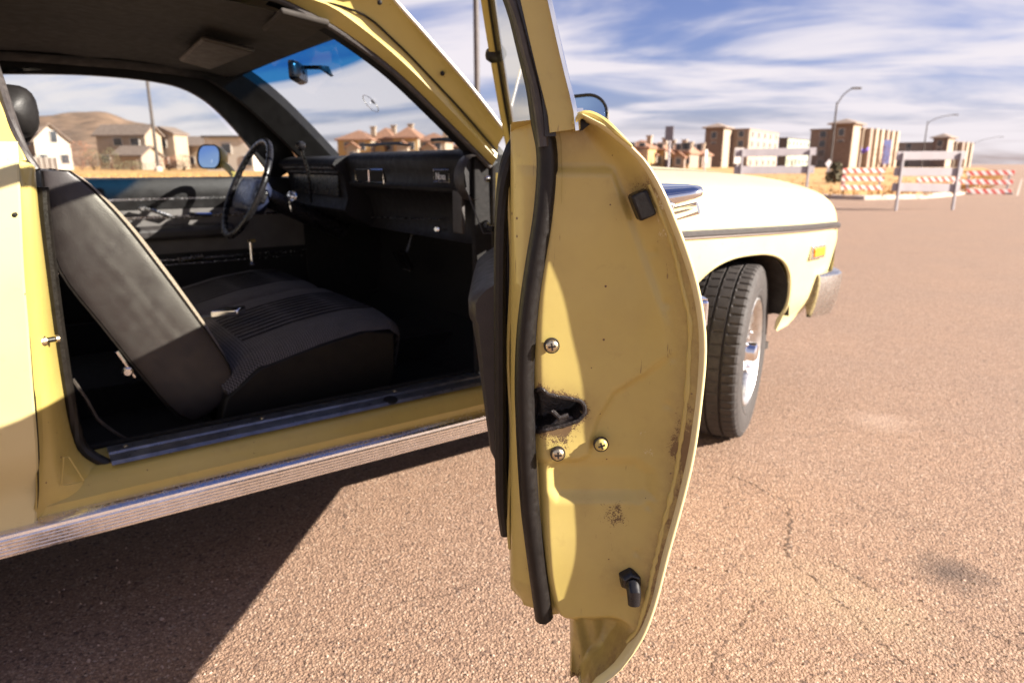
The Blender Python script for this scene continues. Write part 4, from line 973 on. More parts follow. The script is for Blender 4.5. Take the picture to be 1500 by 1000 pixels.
# windshield
m = MB(); rows = []
for i in range(12):
    t = i / 11; x0 = 1.165 + (.795 - 1.165) * t; y0 = 1.615 + (1.73 - 1.615) * t; z0 = .985 + (1.36 - .985) * t; bow = .16 - .09 * t
    rows.append([(x0 + bow * math.sin(math.pi * k / 20) ** .8, y0 + (2 * YC - 2 * y0) * k / 20, z0 + .02 * t * math.sin(math.pi * k / 20)) for k in range(21)])
m.grid(rows); WS = m.build('windshield', M_WSHIELD, CAR, smooth=60)
m = MB(); rows = []
for i in range(6):
    t = i / 5; rows.append([(-1.14 + .45 * t - .1 * math.sin(math.pi * k / 12), 1.70 + (2 * YC - 3.40) * k / 12, 1.02 + .36 * t) for k in range(13)])
m.grid(rows); m.build('rear_window', M_GLASS, CAR)

# ================================================================ THE OPEN DOOR
DA = R(55.8); DU = -Vector((math.cos(DA), math.sin(DA), 0)); DN = Vector((math.sin(DA), -math.cos(DA), 0)); HD = 1.9
def W(s, n, z): return -DU * HD + DU * s + DN * n + Vector((0, 0, z))
def onS(px, py, s=1.2):
    q = onp(px, py, -DU * (HD - s), DU); return q.dot(DN), q.z
OUT = [(.330, .098), (.36, .110), (.391, .124), (.411, .145), (.468, .175), (.577, .197), (.68, .215), (.76, .2205), (.822, .220), (.881, .208), (.944, .183), (1.005, .149), (1.041, .106), (1.052, .083)]
INN = [(.330, .092), (.40, .094), (.455, .088), (.468, .074), (.485, .066), (.535, .056), (.682, .046), (.777, .038), (.86, .039), (.945, .051), (1.031, .056), (1.052, .058)]
def inpoly(p, poly):
    """signed distance, positive inside"""
    x, y = p; ins = False; d = 1e9; n = len(poly)
    for i in range(n):
        x0, y0 = poly[i]; x1, y1 = poly[(i + 1) % n]
        if (y0 > y) != (y1 > y) and x < (x1 - x0) * (y - y0) / (y1 - y0) + x0: ins = not ins
        dx, dy = x1 - x0, y1 - y0; t = max(0, min(1, ((x - x0) * dx + (y - y0) * dy) / (dx * dx + dy * dy + 1e-12)))
        d = min(d, math.hypot(x - x0 - dx * t, y - y0 - dy * t))
    return d if ins else -d
PAD = [onS(*p) for p in ((700, 250), (905, 250), (950, 380), (985, 480), (985, 528), (950, 560), (905, 588), (880, 630), (868, 680), (850, 689), (700, 695))]
SLOT = [onS(*p) for p in ((823, 694), (940, 694), (960, 705), (960, 735), (940, 744), (823, 744), (812, 732), (812, 706))]
HOLE = [onS(*p) for p in ((783, 588), (795, 581), (806, 589), (850, 598), (858, 603), (861, 612), (857, 622), (845, 630), (800, 642), (785, 646))]
def depth(n, z, t):
    hm = .023 + .007 * sst(.52, .72, z); d = -hm + hm * sst(.60, 1.0, t) ** 1.5
    d -= .010 * max(0, 1 - t / .07) ** 2
    k = sst(-.006, .006, inpoly((n, z), PAD)); d += .0065 * k * (1 - sst(.75, .95, t))
    d -= .0065 * sst(-.010, .008, inpoly((n, z), SLOT))
    low = 1 - sst(.440, .470, z); d -= .030 * low * (1 - sst(.8, 1, t) ** .7)
    if low > 0: d += .004 * low * math.sin(n * 260 + z * 60) * (1 - t)
    d += .0012 * noise.noise(Vector((n * 14, z * 14, 3))) + .0025 * noise.noise(Vector((n * 5, z * 7, 8)))
    for zw in (.50, .56, .62, .745, .80, .86, .915):
        dd = ((n - (spl(OUT, zw) - .030)) ** 2 + (z - zw) ** 2) / (.0042 ** 2)
        if dd < 4: d -= .0022 * math.exp(-dd)
    return d
NZ, NT = 250, 84
zs = fr(.355, 1.046, NZ); dm = MB(); ids = []; attr = []
def gdist(n, z, px, py, r):
    a_, b_ = onS(px, py); return math.exp(-((n - a_) ** 2 + (z - b_) ** 2) / (r * r))
for z in zs:
    n0, n1 = spl(INN, z), spl(OUT, z) - .0015; row = []
    for k in range(NT):
        t = k / (NT - 1); n = n0 + (n1 - n0) * t; hd = inpoly((n, z), HOLE)
        s = 1.2 + depth(n, z, t)
        if hd > .0005: s -= .030 * sst(.0005, .006, hd)
        row.append(dm.V(W(s, n, z)))
        r_ = .60 * math.exp(-(max(0, -hd) / .009) ** 2) + .5 * gdist(n, z, 825, 655, .02) + .36 * gdist(n, z, 1012, 640, .05) * sst(.80, .95, t) + .38 * gdist(n, z, 995, 660, .015) + .45 * gdist(n, z, 945, 280, .016)
        r_ += .46 * sst(.86, 1, t) * sst(.86, .55, z) + .30 * gdist(n, z, 905, 770, .014) + .26 * gdist(n, z, 1018, 455, .02) + .22 * gdist(n, z, 905, 770, .03) + .5 * (1 - sst(.355, .38, z))
        g_ = .9 * gdist(n, z, 945, 285, .022) + .62 * sst(.78, .97, t) * (1 - sst(.9, 1.0, z)) + .25 * gdist(n, z, 990, 655, .03) + .30 * gdist(n, z, 830, 222, .02) + .5 * gdist(n, z, 862, 185, .018) + .45 * (1 - sst(.42, .48, z)) + .4 * gdist(n, z, 925, 855, .035) + .5 * math.exp(-(max(0, -hd) / .016) ** 2) + .35 * sst(.86, .99, t) * sst(.80, .60, z) + .25 * math.exp(-((n - .10) / .012) ** 2 - ((z - .62) / .03) ** 2)
        b_ = .75 * gdist(n, z, 958, 300, .02) + .6 * gdist(n, z, 975, 345, .015) + .62 * gdist(n, z, 958, 675, .012) + .55 * gdist(n, z, 948, 650, .01)
        attr.append((min(1, r_), min(1, g_), min(1, b_)))
    ids.append(row)
for i in range(NZ - 1):
    for k in range(NT - 1):
        zc_ = (zs[i] + zs[i + 1]) / 2; n0, n1 = spl(INN, zc_), spl(OUT, zc_); nc = n0 + (n1 - n0) * (k + .5) / (NT - 1)
        dm.cur = 1 if inpoly((nc, zc_), HOLE) > .001 else 0
        dm.F(ids[i][k], ids[i][k + 1], ids[i + 1][k + 1], ids[i + 1][k])
dm.cur = 0
# inner panel: chamfer under the seal, then the flat inner sheet towards the hinge
zi = [z for z in zs if z >= .462]; i0 = zs.index(zi[0])
def addrow(fn):
    r = []
    for z in zi: r.append(dm.V(fn(z))); attr.append((.12, .25 if z < .5 else .08, 0))
    return r
def lowz(z): return .462 + (.975 - .462) * (z - .462) / .584
prev = [ids[i0 + j][0] for j in range(len(zi))]
for fn in (lambda z: W(1.165, spl(INN, z) - .012, z), lambda z: W(1.145, .020 + .012 * sst(.50, .462, z), z), lambda z: W(1.135, .016 + .014 * sst(.49, .462, z), z), lambda z: W(1.11, .016, z), lambda z: W(1.0, .016, lowz(z)), lambda z: W(.02, .016, lowz(z)), lambda z: W(0, .03, lowz(z)), lambda z: W(0, spl(OUT, z) - .01, lowz(z))):
    cur = addrow(fn)
    for j in range(len(zi) - 1): dm.F(prev[j], prev[j + 1], cur[j + 1], cur[j])
    prev = cur
DOOR = dm.build('door', [M_DOORP, M_BLACK], CAR, smooth=60, attr=('dirt', attr))
DOOR['label'] = 'open passenger door, its rusty latch edge towards the camera'
# bead of seam sealer in the gutter behind the hem
rn = random.Random(12); sb_ = []
for z in fr(.44, .985, 80):
    n0_, n1_ = spl(INN, z), spl(OUT, z); t_ = .925 + .012 * noise.noise(Vector((z * 22, 1, 0))); n = n0_ + (n1_ - n0_) * t_; sb_.append(W(1.2 + depth(n, z, t_) + .0002, n, z))
m = MB(); m.tube(sb_, .0030, 7, ref=DU, scale=[rn.uniform(.6, 1.25) for _ in sb_]); m.build('seam_sealer', M_DOORP, DOOR, smooth=70)
# closing strip along the top of the door between inner panel and skin
m = MB(); m.grid([[W(s, n, z) for n, z in ((.016, 1.046 - dz), (.05, 1.050 - dz), (.070, 1.042 - dz), (.083, 1.0525 - dz))] for s, dz in ((0.0, .070), (.6, .070), (.92, .067), (1.0, .052), (1.10, .016), (1.17, 0))]); m.build('belt_ledge', M_PAINT, DOOR, smooth=30)
# outer skin with its folded hem
m = MB(); zo = fr(.330, 1.052, 70); rows = []
def lip(z): return .0032
for s, dn in ((1.192, -.006), (1.2, -.0045), (1.2035, -.002), (1.2045, .0005), (1.203, .0028), (1.199, .0036), (1.18, .004), (1.12, .005), (1.06, .005), (1.0, .006), (.94, .0065), (.90, .007), (.7, .008), (.4, .008), (.1, .006), (0, .004)):
    zb_ = .366 - .066 * (1 - s / 1.2); rows.append([W(s, spl(OUT, z) + dn + .03 * (1 - s / 1.2) * (1 - sst(.36, .6, z)), zb_ + (1.052 - .067 * sst(1.17, .92, s) - zb_) * (z - .33) / .722 if s < 1.15 else max(.352, z)) for z in zo])
m.grid(rows); SK = m.build('outer_skin', M_SUNLIT, DOOR, smooth=60)
m = MB(); top = [(1.20, .083, 1.053), (1.195, .100, 1.048), (1.19, .075, 1.056), (1.10, .078, 1.057), (.6, .082, 1.057), (.05, .082, 1.052)]
m.sweep([W(1.19, .0825, 1.0535), W(1.12, .084, 1.045), W(1.06, .085, 1.020), W(.98, .086, .996), W(.90, .086, .987), W(.6, .086, .985), W(.03, .086, .982)], [(-.006, -.005), (.006, -.005), (.004, .005), (-.004, .005)], (0, 0, 1)); m.build('belt_molding', M_CHROME, DOOR)
# rolled notch where belt ledge meets the frame
m = MB(); nt_ = [W(1.198, *onS(843, 182)), W(1.2, *onS(848, 170)), W(1.2, *onS(862, 167)), W(1.2, *onS(882, 176)), W(1.203, *onS(900, 192)), W(1.204, *onS(925, 215))]
m.tube(spath(nt_, 16), .004, 8, scale=[.9] * 10 + [.8, .7, .6, .5, .4, .3]); m.build('belt_hem', M_PAINT, DOOR)
m = MB(); m.loft([[W(s, n, z) for n, z in (onS(842, 165), onS(849, 163), onS(852, 190), onS(842, 193))] for s in (1.196, 1.178)]); m.build('frame_gusset', M_DOORP, DOOR, bevel=.003)
m = MB(); m.loft([[W(s, n, z) for n, z in (onS(850, 178), onS(862, 172), onS(880, 178), onS(866, 182), onS(856, 190), onS(850, 190))] for s in (1.186, 1.150)]); m.build('drain_gap', M_RUB, DOOR, smooth=0)

# weatherstrips
ws_px = [(797, 905), (791, 860), (783, 800), (776, 740), (772, 680), (769, 610), (768, 560), (770, 500), (776, 440), (785, 380), (795, 320), (801, 255), (800, 215), (793, 180), (786, 130), (772, 70), (757, 10)]
ws = [W(1.172, *onS(x, y, 1.172)) for x, y in ws_px]
ws += [W(1.168, -.005, 1.22), W(1.16, -.024, 1.30), W(1.13, -.036, 1.352), W(1.05, -.042, 1.366), W(.7, -.045, 1.37)]
wsp = spath(ws, 120); bulb = [(-.0105, -.006), (-.0115, .002), (-.007, .009), (.001, .0115), (.008, .009), (.0105, .001), (.0095, -.006), (0, -.009)]
m = MB(); m.sweep(wsp, bulb, [(DU * .8 - DN * .6) for p in wsp]); m.build('weatherstrip', M_RUB, DOOR, smooth=60)
ws2 = [W(1.186, *onS(x, y, 1.186)) for x, y in ((806, 200), (805, 180), (799, 130), (784, 70), (765, 0))] + [W(1.18, .004, 1.22), W(1.172, -.016, 1.30), W(1.15, -.03, 1.345)]
m = MB(); m.sweep(spath(ws2, 40), [(-.0055, -.006), (.0055, -.006), (.0055, .004), (-.0055, .004)], DU); m.build('glass_channel', M_PLAST, DOOR, smooth=40)
m = MB(); m.tube(spath([W(1.183, *onS(x, y, 1.183)) for x, y in ((796, 215), (793, 185), (785, 130), (770, 70), (752, 4))] + [W(1.178, -.012, 1.22), W(1.17, -.030, 1.30)], 40), .0058, 10); m.build('frame_seal', M_RUBG, DOOR)
# window frame: one bent tube of yellow steel
fpath = [W(1.186, *onS(825, 192, 1.186)), W(1.186, *onS(822, 165, 1.186)), W(1.184, *onS(806, 100, 1.184)), W(1.182, *onS(784, 5, 1.182)), W(1.177, .022, 1.22), W(1.168, .000, 1.30), W(1.14, -.014, 1.352), W(1.06, -.022, 1.376), W(.7, -.025, 1.385), W(.47, -.020, 1.362), W(.34, -.006, 1.282), W(.24, .014, 1.175), W(.16, .034, 1.075), W(.125, .046, 1.02), W(.10, .055, .97)]
fp = spath(fpath, 90); prof = [(-.0095, -.014), (.012, -.014), (.014, -.011), (.014, .007), (.012, .0105), (-.0095, .0105)]
m = MB(); m.sweep(fp, prof, DN); m.build('window_frame', M_DOORP, DOOR, smooth=30)
fo = [p + DN * .0135 + DU * .001 for p in fp]
m = MB(); m.sweep(fo, [(-.0150, -.003), (.012, -.003), (.013, .0005), (.004, .0025), (0, .001), (-.004, .0025), (-.009, .001), (-.0150, .0005)], DN); m.build('frame_molding', M_CHROME, DOOR, smooth=30)
m = MB(); inn = [p for p in fp[4:]]; cen = W(.7, .02, 1.2)
m.sweep([p + (cen - p).normalized() * .016 + DN * .002 for p in inn], [(-.006, -.004), (.006, -.004), (.006, .006), (-.006, .006)], DN); m.build('run_channel', M_RUB, DOOR, smooth=40)
# glass
m = MB(); rows = []
for z in fr(.965, 1.365, 14):
    fs = spl([(.965, .10), (1.02, .135), (1.075, .165), (1.175, .243), (1.282, .345), (1.362, .48)], z); fn = spl([(1.02, .045), (1.075, .034), (1.175, .014), (1.282, -.006), (1.362, -.020)], z)
    rs_ = spl([(1.02, 1.18), (1.22, 1.172), (1.30, 1.16), (1.365, 1.11)], z); rn_ = spl([(1.02, .068), (1.154, .040), (1.22, .022), (1.30, 0), (1.365, -.018)], z)
    rows.append([W(fs + (rs_ - fs) * t, fn + (rn_ - fn) * t, z) for t in fr(0, 1, 10)])
m.grid(rows); m.build('window_glass', M_DGLASS, DOOR, smooth=60)
q = W(.30, -.008, 1.235); m = MB(); m.lathe([(-.012, .016), (.0, .017), (.010, .012), (.013, .004)], q, -DN + DU * .5, 14, True); m.build('frame_bumper', M_RUB, DOOR)
# black trim card with rolled top and piping
tcp = [(.016, .535), (.004, .545), (-.001, .60), (-.002, .75), (-.001, .93), (.003, .990), (.012, 1.022), (.030, 1.042), (.055, 1.052)]
tcp_in = [(.0155, .54), (.0155, .6), (.0155, .75), (.0155, .93), (.0158, .985), (.022, 1.010), (.036, 1.030), (.055, 1.040)]
prf = [(a_, b_) for a_, b_ in tcp] + tcp_in[::-1]
m = MB(); rows = []
for s, dz in ((1.122, 0), (1.117, 0), (1.06, .03), (1.0, .058), (.6, .07), (.05, .07)): rows.append([W(s - .015 * sst(.60, .53, z), n, z - dz * sst(.70, .97, z)) for n, z in prf])
m.loft(rows); TR = m.build('trim_panel', M_VINYL, DOOR, smooth=50)
pp = spath([W(1.122 - .012 * sst(.60, .53, z), n + .006, z) for n, z in tcp[1:]], 60)
m = MB(); m.tube(pp, .0075, 10); m.build('trim_edge', M_RUB, DOOR)
m = MB(); m.tube([p + DN * .0125 - DU * .004 for p in pp], .0042, 8); m.build('trim_piping', M_RUBG, DOOR)
m = MB(); m.tube([W(1.123, .0150 + .002 * math.sin(z * 30), z) for z in fr(.53, .99, 20)], .0022, 6); m.build('trim_bead', M_DOORP, DOOR)
# armrest and lower bolster of the trim panel
m = MB(); rows = []
for s, kx in ((.80, .70), (.79, .92), (.75, 1.0), (.5, 1.0), (.3, .95), (.26, .6)):
    rows.append([W(s, -.002 - d * kx, z) for d, z in ((0, .50), (.012, .52), (.022, .60), (.034, .70), (.040, .735), (.040, .748), (.046, .756), (.047, .782), (.040, .792), (.022, .806), (0, .815))])
m.loft(rows); m.build('armrest', M_VINYLG, DOOR, smooth=40)
m = MB(); m.tube([W(.42, -.004, .87), W(.40, -.02, .872), (W(.34, -.022, .872))], .007, 8); m.build('inside_handle', M_PLAST, DOOR)

# screws, stop, plug, latch
def screw(px, py, mat, sink=0, r=.0072):
    n, z = onS(px, py, 1.182); c = W(1.1835 - sink, n, z); m = MB(); m.lathe([(-.006, r), (.001, r), (.0028, r * .88), (.0040, r * .55), (.0044, .0004)], c, DU, 24); o = m.build('screw', mat, DOOR, smooth=50)
    cr = MB(); rz = random.uniform(0, .5)
    for k_ in (0, 1):
        d1 = DN * math.cos(rz + k_ * 1.5708) + ZU * math.sin(rz + k_ * 1.5708); d2 = DU.cross(d1); cr.box(c + DU * .0043, (r * 1.15, r * .28, .0014), (d1, d2, DU))
    cr.build('cross_slot', M_BLACK, o, smooth=0)
    rg = MB(); rg.lathe([(-.003, r * 1.22), (.0006, r * 1.2), (.0008, r * 1.02)], c, DU, 24); rg.build('grime_ring', M_BLACK, o)
screw(808, 506, M_STEEL); screw(817, 664, M_STEEL); screw(881, 652, M_DOORP, .0035)
n, z = onS(940, 300, 1.19); an = R(66); d1 = DN * math.cos(an) * -1 + ZU * math.sin(an); d2 = DN * math.sin(an) + ZU * math.cos(an)
m = MB(); m.box(W(1.190, n, z), (.028, .018, .022), (d1, d2, DU)); m.build('rubber_stop', M_RUB, DOOR, smooth=30, bevel=.0025)
n, z = onS(924, 845, 1.18); c = W(1.182, n, z); m = MB(); m.lathe([(-.01, .016), (.003, .0155), (.009, .012), (.011, .010)], c, DU, 6, True); PL = m.build('door_bumper', M_PLAST, DOOR, smooth=30, bevel=.001)
m = MB(); c2 = c + DU * .010; m.tube([c2, c2 + DU * .010 - ZU * .006, c2 + DU * .013 - ZU * .020], .0085, 12, ref=DN, scale=[1, 1, .85]); m.build('bumper_nub', M_PLAST, DOOR)
# crisp greasy opening of the latch
hp_ = spath([Vector((a_, b_, 0)) for a_, b_ in HOLE + HOLE[:1]], 90)[:-1]; hc_ = sum(hp_, Vector()) / len(hp_); lm = MB(); rows = [[], [], [], []]; rn = random.Random(4)
for i, q in enumerate(hp_):
    tq = (hp_[(i + 1) % len(hp_)] - hp_[i - 1]).normalized(); nq = Vector((tq.y, -tq.x, 0)); nq = nq if nq.dot(q - hc_) > 0 else -nq; j = .0012 * noise.noise(Vector((i * .35, 2, 0)))
    for r_, (off, ds) in zip(rows, ((.0026 + j, .0004), (.0012 + j, .0012), (-.0016 + j * .5, .0002), (-.0045, -.020))):
        p = q + nq * off; n0_, n1_ = spl(INN, p.y), spl(OUT, p.y); t_ = max(0, min(1, (p.x - n0_) / (n1_ - n0_))); r_.append(W(1.2 + depth(p.x, p.y, t_) + ds, p.x, p.y))
lm.grid(rows, cu=True); lm.build('latch_opening', M_BLACK, DOOR, smooth=50)
lm = MB(); n, z = onS(826, 612, 1.165)
lm.loft([[W(s, n + dx, z + dz) for dx, dz in ((-.020, -.010), (-.004, .006), (.010, .004), (.014, -.006), (-.004, -.014))] for s in (1.155, 1.168, 1.171)]); lm.build('latch', M_BLACK, DOOR, smooth=30, bevel=.002)
lm = MB(); lm.tube([W(1.168, n - .014, z + .010), W(1.172, n - .006, z + .003), W(1.17, n + .004, z + .006)], .003, 8); lm.build('latch_fork', M_BLACK, DOOR, smooth=40)
# outside handle
no = spl(OUT, .965) + .006
m = MB(); rows = []
for dn_, hl, th_, zc_, sc0 in ((-.006, .085, .017, .964, 1.03), (.012, .080, .016, .966, 1.035), (.030, .066, .013, .969, 1.05), (.046, .045, .010, .972, 1.07), (.056, .026, .007, .974, 1.085), (.060, .008, .003, .975, 1.09)):
    rows.append([W(sc0 + hl * math.cos(2 * math.pi * q / 24), no + dn_, zc_ + th_ * math.copysign(abs(math.sin(2 * math.pi * q / 24)) ** .7, math.sin(2 * math.pi * q / 24))) for q in range(24)])
m.loft(rows); HN = m.build('door_handle', M_CHROME, DOOR, smooth=60)
m = MB(); m.loft([[W(s, no + a_, z_) for a_, z_ in ((-.012, .925), (.004, .925), (.016, .945), (.022, .962), (.004, .968), (-.012, .965))] for s in (.97, .98, 1.12, 1.13)]); m.build('handle_base', M_CHROMED, HN, smooth=40, bevel=.003)
m = MB(); m.tube([W(1.05, no + .0, .938), W(1.075, no + .03, .946), W(1.09, no + .058, .955)], .0085, 12, scale=[1.1, 1, .9]); m.build('push_button', M_CHROME, HN)
# side molding on the skin
ms = [W(s, spl(OUT, .848) + .003 + .002 * math.sin(math.pi * s / 1.2), .848 - .03 * (1 - s / 1.2)) for s in fr(.02, 1.180, 16)]
m = MB(); m.sweep(ms, [(-.013, -.005), (-.013, .006), (-.009, .010), (.009, .010), (.013, .006), (.013, -.005)], DN); m.build('side_molding', M_RUBG, SK, smooth=30)
e_ = ms[-1]; m = MB(); m.box(e_ + DN * .003, (.006, .014, .030), (DU, DN, ZU)); m.build('molding_end', M_CHROME, SK, smooth=0, bevel=.003)
for dz in (-.0145, .0145):
    m = MB(); m.sweep([p + ZU * dz for p in ms], [(-.002, -.004), (-.002, .0085), (.002, .0085), (.002, -.004)], DN); m.build('molding_edge', M_CHROME, SK, smooth=30)
# door mirror
mc = W(.33, .172, 1.098)
def rrect(w_, h_, r_, seg=8):
    pts = []
    for cx_, cy_, a0 in ((w_ / 2 - r_, h_ / 2 - r_, 0), (-w_ / 2 + r_, h_ / 2 - r_, 90), (-w_ / 2 + r_, -h_ / 2 + r_, 180), (w_ / 2 - r_, -h_ / 2 + r_, 270)):
        for k_ in range(seg + 1): a_ = R(a0 + 90 * k_ / seg); pts.append((cx_ + r_ * math.cos(a_), cy_ + r_ * math.sin(a_)))
    return pts
def mirror(mc, face, right, parent, w_=.155, h_=.118):
    face = Vector(face).normalized(); right = (Vector(right) - face * Vector(right).dot(face)).normalized(); upv = right.cross(face) if right.cross(face).z > 0 else face.cross(right)
    m = MB(); rows = []
    for dep, k_ in ((.004, .955), (.006, .975), (.004, 1.0), (-.005, 1.0), (-.03, .93), (-.055, .72), (-.068, .4), (-.07, .05)):
        rows.append([mc + face * dep + right * x * k_ + upv * y * k_ for x, y in rrect(w_, h_, .045)])
    m.grid(rows, cu=True); m.build('mirror_housing', M_PAINT, parent, smooth=60)
    m = MB(); m.poly([mc + face * .0045 + right * x * .955 + upv * y * .955 for x, y in rrect(w_, h_, .045)]); m.build('mirror_glass', M_MIR, parent, smooth=0)
    m = MB(); m.tube([mc + face * .005 + right * x * .965 + upv * y * .965 for x, y in rrect(w_, h_, .045)], .0035, 6, closed=True); m.build('mirror_rim', M_RUB, parent)
mirror(mc, DU * 1 + -DN * .30 + ZU * .30, DN, DOOR, .15, .105)
m = MB(); m.tube([W(.32, .10, .985), W(.31, .13, 1.02), W(.30, .16, 1.065)], .018, 12, scale=[1.2, .8, .9]); m.build('mirror_stalk', M_PAINT, DOOR)
# hinges
for z in (.50, .85):
    m = MB(); m.box(W(-.02, .06, z), (.09, .05, .07), (DU, DN, ZU)); m.build('hinge', M_PAINT, DOOR, smooth=0, bevel=.008)

# ================================================================ INTERIOR
m = MB(); m.box((.25, YC, .288), (2.3, 1.40, .012)); m.box((.45, YC, .33), (1.7, .30, .10)); m.box((.68, 3.028, .345), (2.2, .014, .14)); m.box((.6, 1.708, .345), (2.2, .014, .10)); m.build('floor_carpet', M_CARPET, CAR, smooth=0, bevel=.02)
m = MB(); m.grid([[(x, 1.66 + 1.42 * k / 6, z) for k in range(7)] for x, z in ((1.18, .29), (1.38, .42), (1.42, .60), (1.40, .99))]); m.build('firewall', M_CARPET, CAR)
for yk in (1.662, 3.10):
    m = MB(); m.box((1.26, yk, .66), (.42, .02, .74)); m.build('kick_panel', M_CARPET, CAR, smooth=0, bevel=.004)
m = MB(); m.loft([[Vector(p) for p in ((1.27, 1.52, z), (1.27, 1.66, z), (1.10, 1.66, z), (1.17, 1.60, z))] for z in (.30, .6, .98)]); m.build('hinge_pillar', M_PAINT, CAR, smooth=30)
m = MB(); m.tube([(1.12, 1.655, .40), (1.115, 1.655, .7), (1.11, 1.65, 1.0)], .009, 8); m.build('hinge_pillar_seal', M_RUB, CAR)
# dashboard
dprof = [(1.32, 1.005), (1.20, 1.030), (1.08, 1.045), (1.03, 1.044), (1.005, 1.032), (.998, 1.012), (1.006, .985), (1.012, .950), (1.004, .938), (1.008, .928), (1.05, .920), (1.085, .88), (1.10, .80), (1.08, .775), (1.30, .77)]
m = MB(); m.loft([[(x + .02 * (abs(y - YC) > .68), y, z - .006 * (abs(y - YC) > .69)) for x, z in dprof] for y in [1.665, 1.69, 1.75, 1.95, 2.2, 2.42, 2.44]]); DASH = m.build('dashboard', M_DASH, CAR, smooth=50)
bprof = [(1.32, 1.005), (1.20, 1.026), (1.06, 1.036), (1.0, 1.032), (.962, 1.020), (.950, 1.004), (.962, .985), (.99, .965), (1.0, .88), (.985, .84), (1.0, .82), (1.10, .77), (1.3, .77)]
m = MB(); m.loft([[(x, y, z) for x, z in bprof] for y in [2.445, 2.46, 2.7, 2.95, 3.05, 3.08]]); m.build('instrument_binnacle', M_DASH, CAR, smooth=50)
for zz in (.991, .974):
    m = MB(); m.tube([(.957 if zz > .98 else .972, 2.47, zz), (.957 if zz > .98 else .972, 3.02, zz)], .0035, 6); m.build('cluster_trim', M_CHROMED, DASH)
m = MB(); m.box((.990, 2.75, .925), (.006, .5, .075)); m.build('instrument_glass', M_PLAST, DASH, smooth=0)
def dashframe(y0, y1, z0, z1, name, r=.003, x=1.004, split=False, mat=M_CHROME):
    m = MB(); p = [(x + .03 * (.985 - z) * .3, y, z) for y, z in ((y0, z0), (y1, z0), (y1, z1), (y0, z1))]; m.tube(p, r, 6, closed=True)
    if split: m.tube([(x, (y0 + y1) / 2, z0), (x, (y0 + y1) / 2, z1)], r, 6)
    return m.build(name, mat, DASH)
v0, v1 = onX(521, 266, 1.004), onX(561, 249, 1.004)
dashframe(v1.y, v0.y, v0.z, v1.z, 'air_vent', split=True)
m = MB(); m.box((1.012, (v0.y + v1.y) / 2, (v0.z + v1.z) / 2), (.01, abs(v1.y - v0.y), abs(v1.z - v0.z))); m.build('vent_opening', M_CARPET, DASH, smooth=0)
e0, e1 = onX(638, 266, 1.004), onX(660, 249, 1.004)
dashframe(e1.y, e0.y, e0.z, e1.z, 'emblem_frame', .0022, x=.998, mat=M_CHROMED)
cu = bpy.data.curves.new('emblem', 'FONT'); cu.body = 'Nova'; cu.size = .030; cu.extrude = .001; cu.align_x = 'CENTER'; cu.align_y = 'CENTER'
to = bpy.data.objects.new('emblem', cu); COL.objects.link(to); bpy.context.view_layer.update()
dg = bpy.context.evaluated_depsgraph_get(); tm = bpy.data.meshes.new_from_object(to.evaluated_get(dg)); bpy.data.objects.remove(to)
to = bpy.data.objects.new('emblem', tm); COL.objects.link(to); tm.materials.clear(); tm.materials.append(M_LETTER)
to.rotation_euler = (R(90), 0, R(-90)); to.location = (.996, (e0.y + e1.y) / 2, (e0.z + e1.z) / 2 - .002); to.parent = DASH; to.matrix_parent_inverse = PINV[DASH.name]; to.scale = (.85, 1, 1)
# grab end cap, glove box line, knobs
m = MB(); rows = []
for y, k_ in ((1.690, .2), (1.680, .8), (1.660, 1), (1.635, 1), (1.615, .95)): rows.append([(1.035 - .045 * k_ * math.cos(R(a_)), y, .968 + .062 * k_ * math.sin(R(a_))) for a_ in range(-110, 111, 20)])
m.grid(rows); m.build('dash_end_cap', M_VINYLG, DASH, smooth=60)
q = onX(715, 262, .985); m = MB(); m.lathe([(0, .008), (.006, .008), (.012, .004)], q, (-1, -.3, 0), 12, True); m.build('dash_screw', M_CHROME, DASH)
q0, q1 = onX(685, 285, 1.0), onX(712, 345, 1.0)
m = MB(); m.box(((q0.x + .02), 1.69, (q0.z + q1.z) / 2), (.012, .05, .12)); m.build('side_vent', M_VINYLG, DASH, smooth=0, bevel=.003)
m = MB(); m.tube([onX(686, 286, .99), onX(708, 342, .99), onX(720, 342, .99)], .0014, 6); m.build('vent_trim', M_VINYLG, DASH)
for (x, y, X, r_) in ((644, 336, 1.06, .011),):
    m = MB(); q = onX(x, y, X); m.lathe([(-.03, .004), (0, .004), (.001, r_), (.012, r_), (.016, r_ * .6)], q, (-1, -.2, .1), 14, True); m.build('pull_knob', M_CHROME, DASH)
m = MB(); m.tube([onX(545, 318, 1.07), onX(650, 322, 1.07)], .002, 6); m.build('glove_box_edge', M_CHROMED, DASH)
# pedal with bright border
q = onX(592, 381, 1.26); m = MB(); ax = (Vector((0, 1, 0)), Vector((-.45, 0, .9)).normalized(), Vector((-.9, 0, -.45)).normalized())
m.box(q, (.085, .085, .02), ax); PD = m.build('brake_pedal', M_RUB, CAR, smooth=0, bevel=.006)
m = MB(); cs = [q + ax[2] * .011 + ax[0] * a_ * .041 + ax[1] * b_ * .041 for a_, b_ in ((-1, 1), (-1, -1), (1, -1), (1, 1))]; m.tube(cs, .0045, 6); m.build('pedal_trim', M_CHROME, PD)
m = MB(); m.tube([q, q + Vector((.06, 0, .15)), q + Vector((.08, 0, .35))], .010, 8); m.build('pedal_arm', M_PLAST, PD)
